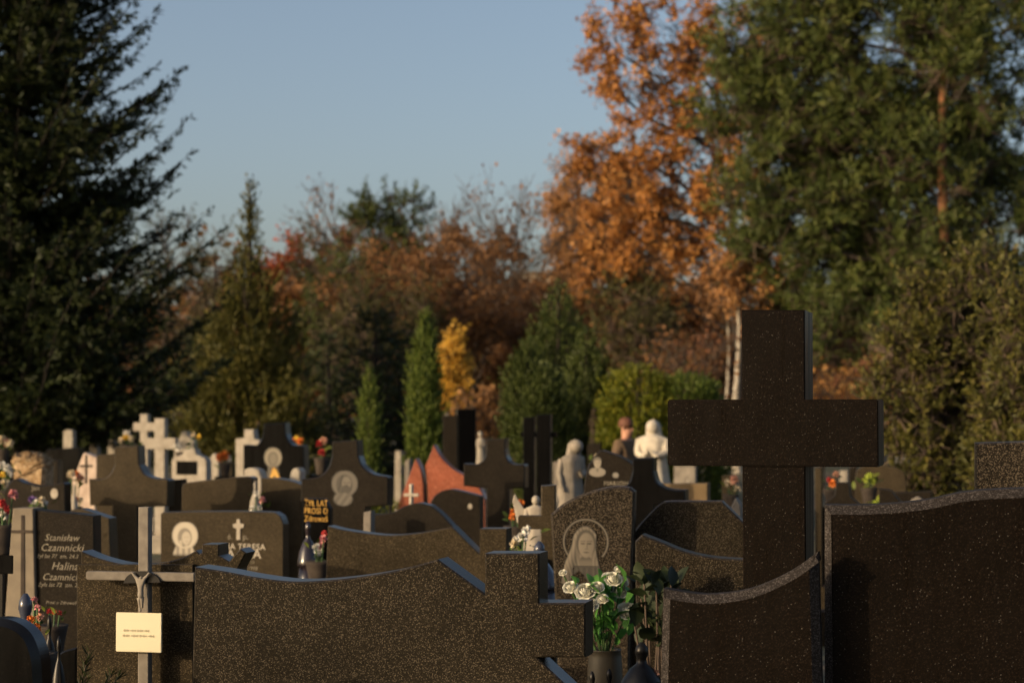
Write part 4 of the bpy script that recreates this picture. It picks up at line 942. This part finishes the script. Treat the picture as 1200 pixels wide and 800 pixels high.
person('person with reddish hair in a brown coat before the round hedge', 734, 24, 492, plain('brown coat', (.13,.085,.05), (.08,.05,.03), .9, 20), plain('dark trousers', (.02,.02,.024), (.014,.014,.016), .9, 20), plain('reddish hair', (.16,.06,.03), (.09,.035,.02), .7, 40), .9)

# ------------------------------------------------------------------ flowers, vases and lamps
def rose_mesh(R=.03):
    bm = bmesh.new()
    for layer, (n, rm, rt, hh) in enumerate(((3,.16,.03,1.02),(4,.30,.12,1.0),(5,.46,.30,.97),(6,.64,.52,.90),(7,.82,.80,.78),(7,.95,1.08,.55))):
        for i in range(n):
            a0 = 2*math.pi*(i+.37*layer)/n+layer*1.3+random.uniform(-.15,.15); g = []
            for iu in range(4):
                for iv in range(5):
                    uu = (iu/3-.5)*2; vv = iv/4
                    wid = (math.pi/n*1.45)*math.sin(math.pi*(.30+.48*vv))
                    r = R*(rm*math.sin(min(1, vv*1.5)*math.pi/2)*(1-vv)+vv*(rt*vv+rm*(1-vv)))*1.0+R*.03*layer*abs(uu)*vv
                    z = R*(1.25*hh*vv*(1-.12*uu*uu*vv))-R*(.22*max(0, vv-.75)*layer*.5)
                    g.append(bm.verts.new((r*math.cos(a0+uu*wid), r*math.sin(a0+uu*wid), z)))
            for iu in range(3):
                for iv in range(4): bm.faces.new((g[iu*5+iv], g[iu*5+iv+1], g[iu*5+iv+6], g[iu*5+iv+5]))
    return mesh_bm(bm, 'rose', True)
def leaf_mesh(L, W):
    bm = bmesh.new(); rows = []
    for i, (t, w) in enumerate(((0,.08),(.2,.7),(.45,1),(.7,.75),(.9,.3),(1,.02))):
        rows.append([bm.verts.new((sx*w*W/2, t*L, .12*W*abs(sx)*w+.10*L*math.sin(t*2.6))) for sx in (-1,0,1)])
    for a, b in zip(rows, rows[1:]):
        for i in range(2): bm.faces.new((a[i], a[i+1], b[i+1], b[i]))
    me = mesh_bm(bm, 'leaf', True)
    at_ = me.attributes.new('rnd', 'FLOAT', 'POINT'); at_.data.foreach_set('value', [random.random()]*len(me.vertices)); return me
RM = rose_mesh(.031); RM.materials.append(G['petal'])
LMs = [leaf_mesh(.065, .042) for _ in range(5)]
for q in LMs: q.materials.append(G['leaf'])
# vase on the ledger with the white roses
vd = 7.9; vp = at(709, 760, vd)
vz = .3605
vase = link('vase', mesh_bm(lathe([(.050,0),(.062,.01),(.070,.08),(.074,.16),(.066,vp.z-vz-.03),(.062,vp.z-vz-.005),(.066,vp.z-vz),(.054,vp.z-vz-.003),(.050,vp.z-vz-.05)], 28), smooth=True), G['vase'])
vase.location = (vp.x, vd, vz); tag(vase, 'olive brown flared vase holding the white roses', 'vase')
bq = thing('rose_bouquet', 'bouquet of white roses with green leaves in front of the veiled woman', 'bouquet', (vp.x, vd, vp.z-.06))
org = Vector((vp.x, vd, vp.z-.06)); stems = []
roses = [(669,690,.85),(686,696,1.15),(692,711,.95),(718,681,1.0),(726,695,1.0),(735,719,1.25),(700,690,.8),(712,678,.7),(660,672,.45),(724,668,.45),(728,684,.8),(706,703,.7)]
for x, y, sc in roses:
    p = at(x, y, vd-.09+random.uniform(-.05,.05))-org
    o = link('rose', RM, None, bq); o.location = p; o.scale = (sc,)*3
    dr = (Vector((p.x*1.2, -.55, .55))).normalized(); o.rotation_euler = dr.to_track_quat('Z','Y').to_euler()
    stems.append((list(bez(np.array((p.x*.12, p.y*.1, 0)), np.array(p), np.array((0,.02,.03)), 5)), [.003]*6))
v, f = polytube(stems, 5); link('stems', fast_mesh('stems', v, f, smooth=True), G['stem'], bq)
for i in range(95):
    x = random.gauss(706, 17); y = random.uniform(680, 757)
    p = at(x, y, vd+random.uniform(-.12,.07))-org
    o = link('leaf', random.choice(LMs), None, bq); o.location = p; o.scale = (random.uniform(.7,1.35),)*3
    o.rotation_euler = (random.uniform(.2,1.4), random.uniform(-.6,.6), random.uniform(-2.4,2.4))
# dark ivy-like plant between the roses and the small black headstone
iv = thing('grave_plant', 'dark leafy plant between the roses and the small black headstone', 'plant', (at(770,480,7.42).x, 7.42, 0))
ivo = Vector(iv.location); dl = foliage('dark evergreen leaves', (.008,.014,.006), (.03,.042,.016), .2)
LD = [leaf_mesh(.075, .05) for _ in range(4)]
for q in LD: q.materials.append(dl)
st = []
for i in range(85):
    p = at(random.uniform(744, 798), random.uniform(680, 760), 7.42+random.uniform(-.12,.12))-ivo
    o = link('leaf', random.choice(LD), None, iv); o.location = p; o.rotation_euler = (random.uniform(0,1.5), random.uniform(-.7,.7), random.uniform(-3,3)); o.scale = (random.uniform(.7,1.3),)*3
    if i % 5 == 0: st.append((list(bez(np.array((random.uniform(-.05,.05),0,0)), np.array(p), np.array((0,0,.05)), 5)), [.004]*6))
v, f = polytube(st, 5); link('stems', fast_mesh('stems', v, f, smooth=True), G['twig'], iv)

def lamp(label, px, d, ytop, H, R, glass, cap, z0=None, cat='grave lamp'):
    p = at(px, ytop, d); zb_ = max(0, p.z-H) if z0 is None else z0; H = p.z-zb_
    r = thing('grave_lamp', label, cat, (p.x, d, zb_))
    link('glass', mesh_bm(lathe([(R*.72,0),(R*.9,.02*H),(R*.78,.07*H),(R*.95,.22*H),(R,.42*H),(R*.86,.56*H)], 22), smooth=True), glass, r)
    link('lid', mesh_bm(lathe([(R*1.04,.56*H+.001),(R*1.08,.585*H),(R*1.0,.62*H),(R*.86,.70*H),(R*.52,.79*H),(R*.24,.83*H),(R*.20,.87*H),(R*.30,.915*H),(R*.26,.96*H),(R*.08,H)], 22), smooth=True), cap, r)
    return r
GL = {}
for nm, c in (('amber',(.30,.13,.05)),('dark',(.03,.022,.026)),('red',(.30,.03,.025)),('clear',(.35,.34,.33)),('green',(.02,.22,.06)),('blue',(.045,.05,.075))): GL[nm] = plain(nm+' lamp glass', c, tuple(x*.7 for x in c), .15, 10, spec=.6)
lamp('dark lidded grave lamp right of the rose vase', 752, 7.22, 752, .3, .085, GL['amber'], G['darkmetal'], z0=.3605)
lamp('small dark egg shaped lamp before the rose vase', 694, 7.22, 786, .2, .035, GL['dark'], G['darkmetal'], z0=.3605)
lamp('second small dark egg shaped lamp nearer the pink flower', 714, 7.22, 783, .2, .036, GL['dark'], G['darkmetal'], z0=.3605)
lamp('blue grey domed lamp between the small cross and the veiled woman', 632, 9.3, 634, .5, .09, GL['blue'], GL['blue'])
lamp('slim white lamp between the domed grey headstone and its sloping neighbour', 299, 14.2, 563, .5, .04, GL['clear'], G['pale'])
lamp('dark shaded lamp in front of the narrow gold lettered slab', 361, 11.6, 610, .6, .06, GL['dark'], GL['dark'])
lamp('pale lamp with orange flowers left of the grey cross', 87, 15.2, 567, .45, .03, GL['clear'], G['white'])
lamp('slim glass lamp standing in the shade left of the crucifix', 58, 7.3, 720, .5, .03, GL['dark'], G['darkmetal'])
lamp('second slim glass lamp in the shade, nearest the crucifix', 69, 7.2, 745, .5, .028, GL['clear'], G['darkmetal'])
lamp('white lamp glinting on the pale grey panel', 806, 23, 561, .3, .04, GL['clear'], G['white'])
lamp('bluish round lamp lid among the flowers in the lower left', 30, 6.3, 695, .55, .075, GL['blue'], GL['blue'])

# blossoms: ball-shaped heads of many petals
def blossom_mesh(n=46, seed=0):
    g = np.random.default_rng(seed); d = nrm(g.normal(size=(n,3))+np.array((0,0,.35)))
    ax = nrm(d+.4*g.normal(size=(n,3))); nr = nrm(np.cross(ax, g.normal(size=(n,3))))
    w = nrm(np.cross(nr, ax)); c = d*.55; L, W = .95, .5
    v = np.stack([c-ax*L*.4, c+w*W*.5, c+ax*L*.55, c-w*W*.5], 1).reshape(-1,3)
    return fast_mesh('blossom', v, np.arange(n*4).reshape(-1,4))
BM = {}
def blossom(color):
    if color not in BM:
        me = blossom_mesh(seed=len(BM)); c = {'white':(.78,.74,.66),'pink':(.72,.28,.28),'red':(.55,.04,.04),'orange':(.75,.20,.03),'yellow':(.78,.50,.05),'cream':(.75,.62,.42),'peach':(.72,.36,.24),'violet':(.25,.14,.38),'lime':(.40,.48,.06)}[color]
        me.materials.append(plain(color+' blossoms', c, tuple(x*.75 for x in c), .7, 12)); BM[color] = me
    return BM[color]
FL = [leaf_mesh(.07, .035) for _ in range(4)]
for q in FL: q.materials.append(F['thuja'])
def flowers(label, px, d, heads, size, leaves=14, pot=True, z0=0):
    """heads: (px, py, colour)"""
    p = at(px, 480, d); r = thing('flower_arrangement', label, 'flowers', (p.x, d, z0)); org = Vector((p.x, d, z0)); st = []
    zl = min(at(h[0], h[1], d).z for h in heads)-z0
    for x, y, c in heads:
        q = at(x, y, d+random.uniform(-.04,.04))-org; o = link('blossom', blossom(c), None, r); o.location = q; o.scale = (size*random.uniform(.6,.95),)*3; o.rotation_euler = (random.uniform(-.5,.5), random.uniform(-.5,.5), random.uniform(0,6))
        st.append((list(bez(np.array((0,0,max(0, zl-.25))), np.array(q), np.array((0,0,-.02)), 3)), [.004]*4))
        for k in range(max(2, leaves//len(heads))):
            o = link('leaf', random.choice(FL), None, r); o.location = Vector(q)+Vector((random.gauss(0,size*1.1), random.gauss(.02,.03), random.uniform(-2.2,-.2)*size)); o.rotation_euler = (random.uniform(0,1.2), random.uniform(-.6,.6), random.uniform(0,6)); o.scale = (size/.045,)*3
    v, f = polytube(st, 5); link('stems', fast_mesh('stems', v, f), G['stem'], r)
    if pot:
        hp = max(.1, zl-.05); h0 = max(0, hp-.16)
        if h0 > .02: box('stand', -.11, .11, -.08, .08, 0, h0-.0005, G['jet'], r, .006)
        link('pot', mesh_bm(lathe([(.045,h0),(.05,h0+.01),(.058,h0+(hp-h0)*.5),(.07,hp-.02),(.074,hp),(.06,hp-.01)], 16), smooth=True), G['bark'], r)
flowers('pink chrysanthemum at the foot of the rose vase', 752, 7.2, [(752,796,'pink'),(764,792,'peach'),(741,800,'pink')], .038, 8, z0=.3605)
flowers('pink and orange flowers low in the left corner', 42, 6.15, [(40,703,'pink'),(44,712,'pink'),(36,726,'orange'),(43,735,'orange'),(47,722,'peach'),(39,745,'pink')], .017, 16)
flowers('red and orange flowers below the lettered panel', 62, 8.6, [(58,716,'red'),(64,717,'orange'),(70,718,'red')], .018, 8)
flowers('white and yellow flowers at the left edge by the tan boulder', 6, 15, [(2,545,'white'),(8,548,'white'),(3,556,'yellow'),(12,553,'white'),(6,566,'cream')], .045, 14)
flowers('red and white flowers at the left edge above the sign', 5, 10.6, [(3,590,'red'),(7,598,'red'),(2,596,'white'),(15,580,'pink'),(4,603,'white')], .035, 12)
flowers('pale flowers at the far left edge under the spruce', 4, 20, [(2,516,'cream'),(7,518,'peach'),(11,520,'cream')], .06, 8)
flowers('white and violet flowers in front of the headstone with oval photo', 46, 12.6, [(42,588,'white'),(49,586,'cream'),(52,590,'white'),(38,585,'violet')], .034, 10)
flowers('orange and cream flowers on the tilted pinkish stone', 87, 15.8, [(84,556,'cream'),(90,555,'orange'),(94,560,'peach'),(88,585,'orange'),(94,586,'cream')], .045, 10)
flowers('golden flowers behind the white crosses', 147, 26, [(142,516,'cream'),(148,512,'yellow'),(154,514,'cream'),(149,508,'white')], .07, 8)
flowers('white and pink flowers between the two grey headstones', 300, 13.8, [(296,596,'white'),(304,595,'white'),(307,586,'pink'),(300,578,'white')], .035, 14)
flowers('white and pink flowers with green wrap beside the black lettered slab', 374, 10.9, [(373,646,'white'),(376,640,'pink'),(370,640,'white'),(379,632,'pink'),(380,625,'red')], .03, 12)
flowers('red and orange flowers behind the grey cross, near the angel', 604, 11.9, [(602,600,'orange'),(606,592,'red'),(608,598,'yellow'),(600,606,'orange'),(610,590,'orange')], .035, 12)
flowers('white flowers at the foot of the small angel', 610, 9.7, [(607,632,'white'),(613,628,'white'),(603,638,'cream'),(617,621,'white')], .035, 12)
flowers('orange and yellow flowers right of the black haloed cross', 347, 21, [(343,516,'orange'),(348,514,'yellow'),(352,517,'orange')], .06, 8)
flowers('red and blue flowers behind the black cross with a bearded head', 377, 19, [(374,520,'red'),(379,516,'peach'),(377,530,'red')], .05, 8)
flowers('lime green plant on the domed headstone right of the tall cross', 1018, 17, [(1014,562,'lime'),(1019,558,'lime'),(1022,564,'lime')], .05, 16)
flowers('yellow flowers in pots before the domed headstone', 1030, 15.8, [(1026,590,'lime'),(1032,584,'lime')], .04, 14)
flowers('red and orange flowers between the tall cross and the stepped headstone', 974, 17.6, [(972,562,'red'),(976,566,'orange'),(980,556,'peach')], .045, 8)
flowers('cream flowers left of the tall cross', 856, 17, [(853,566,'cream'),(860,562,'peach'),(864,572,'cream')], .05, 8)
flowers('white flowers with yellow centre on the round hedge grave', 702, 20, [(700,535,'cream'),(706,540,'white')], .05, 6)
flowers('gold flowers at the foot of the yellow sapling', 521, 31, [(519,478,'orange'),(524,476,'yellow')], .09, 6)
# low clipped bush beside the red flames and fern shading the brown headstone
profile_shrub('bush', 'small yellow green bush between the bearded head cross and the red flames', 458, 15.5, .98, [(0,.12),(.5,.16),(.85,.11),(1,.02)], F['hedge'], 500, .1, .03, .012, 90, .5, cat='bush')
fr = thing('evergreen_sprig', 'dark evergreen sprig arrangement left of the crucifix', 'plant', (at(84,480,6.55).x, 6.55, 0))
S = []; D = []
for i in range(26):
    a = random.uniform(0, 6.28); e = random.uniform(.5, 1.2); S.append((0,0,.22+.03*i)); D.append((math.cos(a)*math.cos(e)*.9, math.sin(a)*math.cos(e)*.4, math.sin(e)))
v, f, r = shoots(np.array(S)*np.array((1,1,.55))+np.array((0,0,.1)), np.array(D), np.full(26, .26), 260, .045, .005, .7)
link('needles', fast_mesh('n', v, f, r), F['spruce'], fr)
v, f = prisms(np.array(S)*np.array((1,1,.55))+np.array((0,0,.1)), np.array(S)*np.array((1,1,.55))+np.array((0,0,.1))+nrm(np.array(D))*.26, .004, .002, 4); link('stems', fast_mesh('s', v, f), G['twig'], fr)
link('pot', mesh_bm(lathe([(.05,0),(.06,.01),(.075,.2),(.08,.22),(.07,.21)], 16), smooth=True), G['greydk'], fr)
flowers('orange and white flowers far behind, under the pointed juniper', 264, 23.5, [(258,536,'orange'),(264,533,'orange'),(269,537,'white')], .07, 8)
flowers('pale flowers far behind, at the foot of the small slim thuja', 420, 20, [(414,548,'white'),(420,546,'cream'),(426,549,'white')], .05, 8)
flowers('white and yellow flowers before the far white crosses', 214, 21.5, [(208,524,'white'),(226,510,'cream'),(233,512,'yellow')], .06, 8)
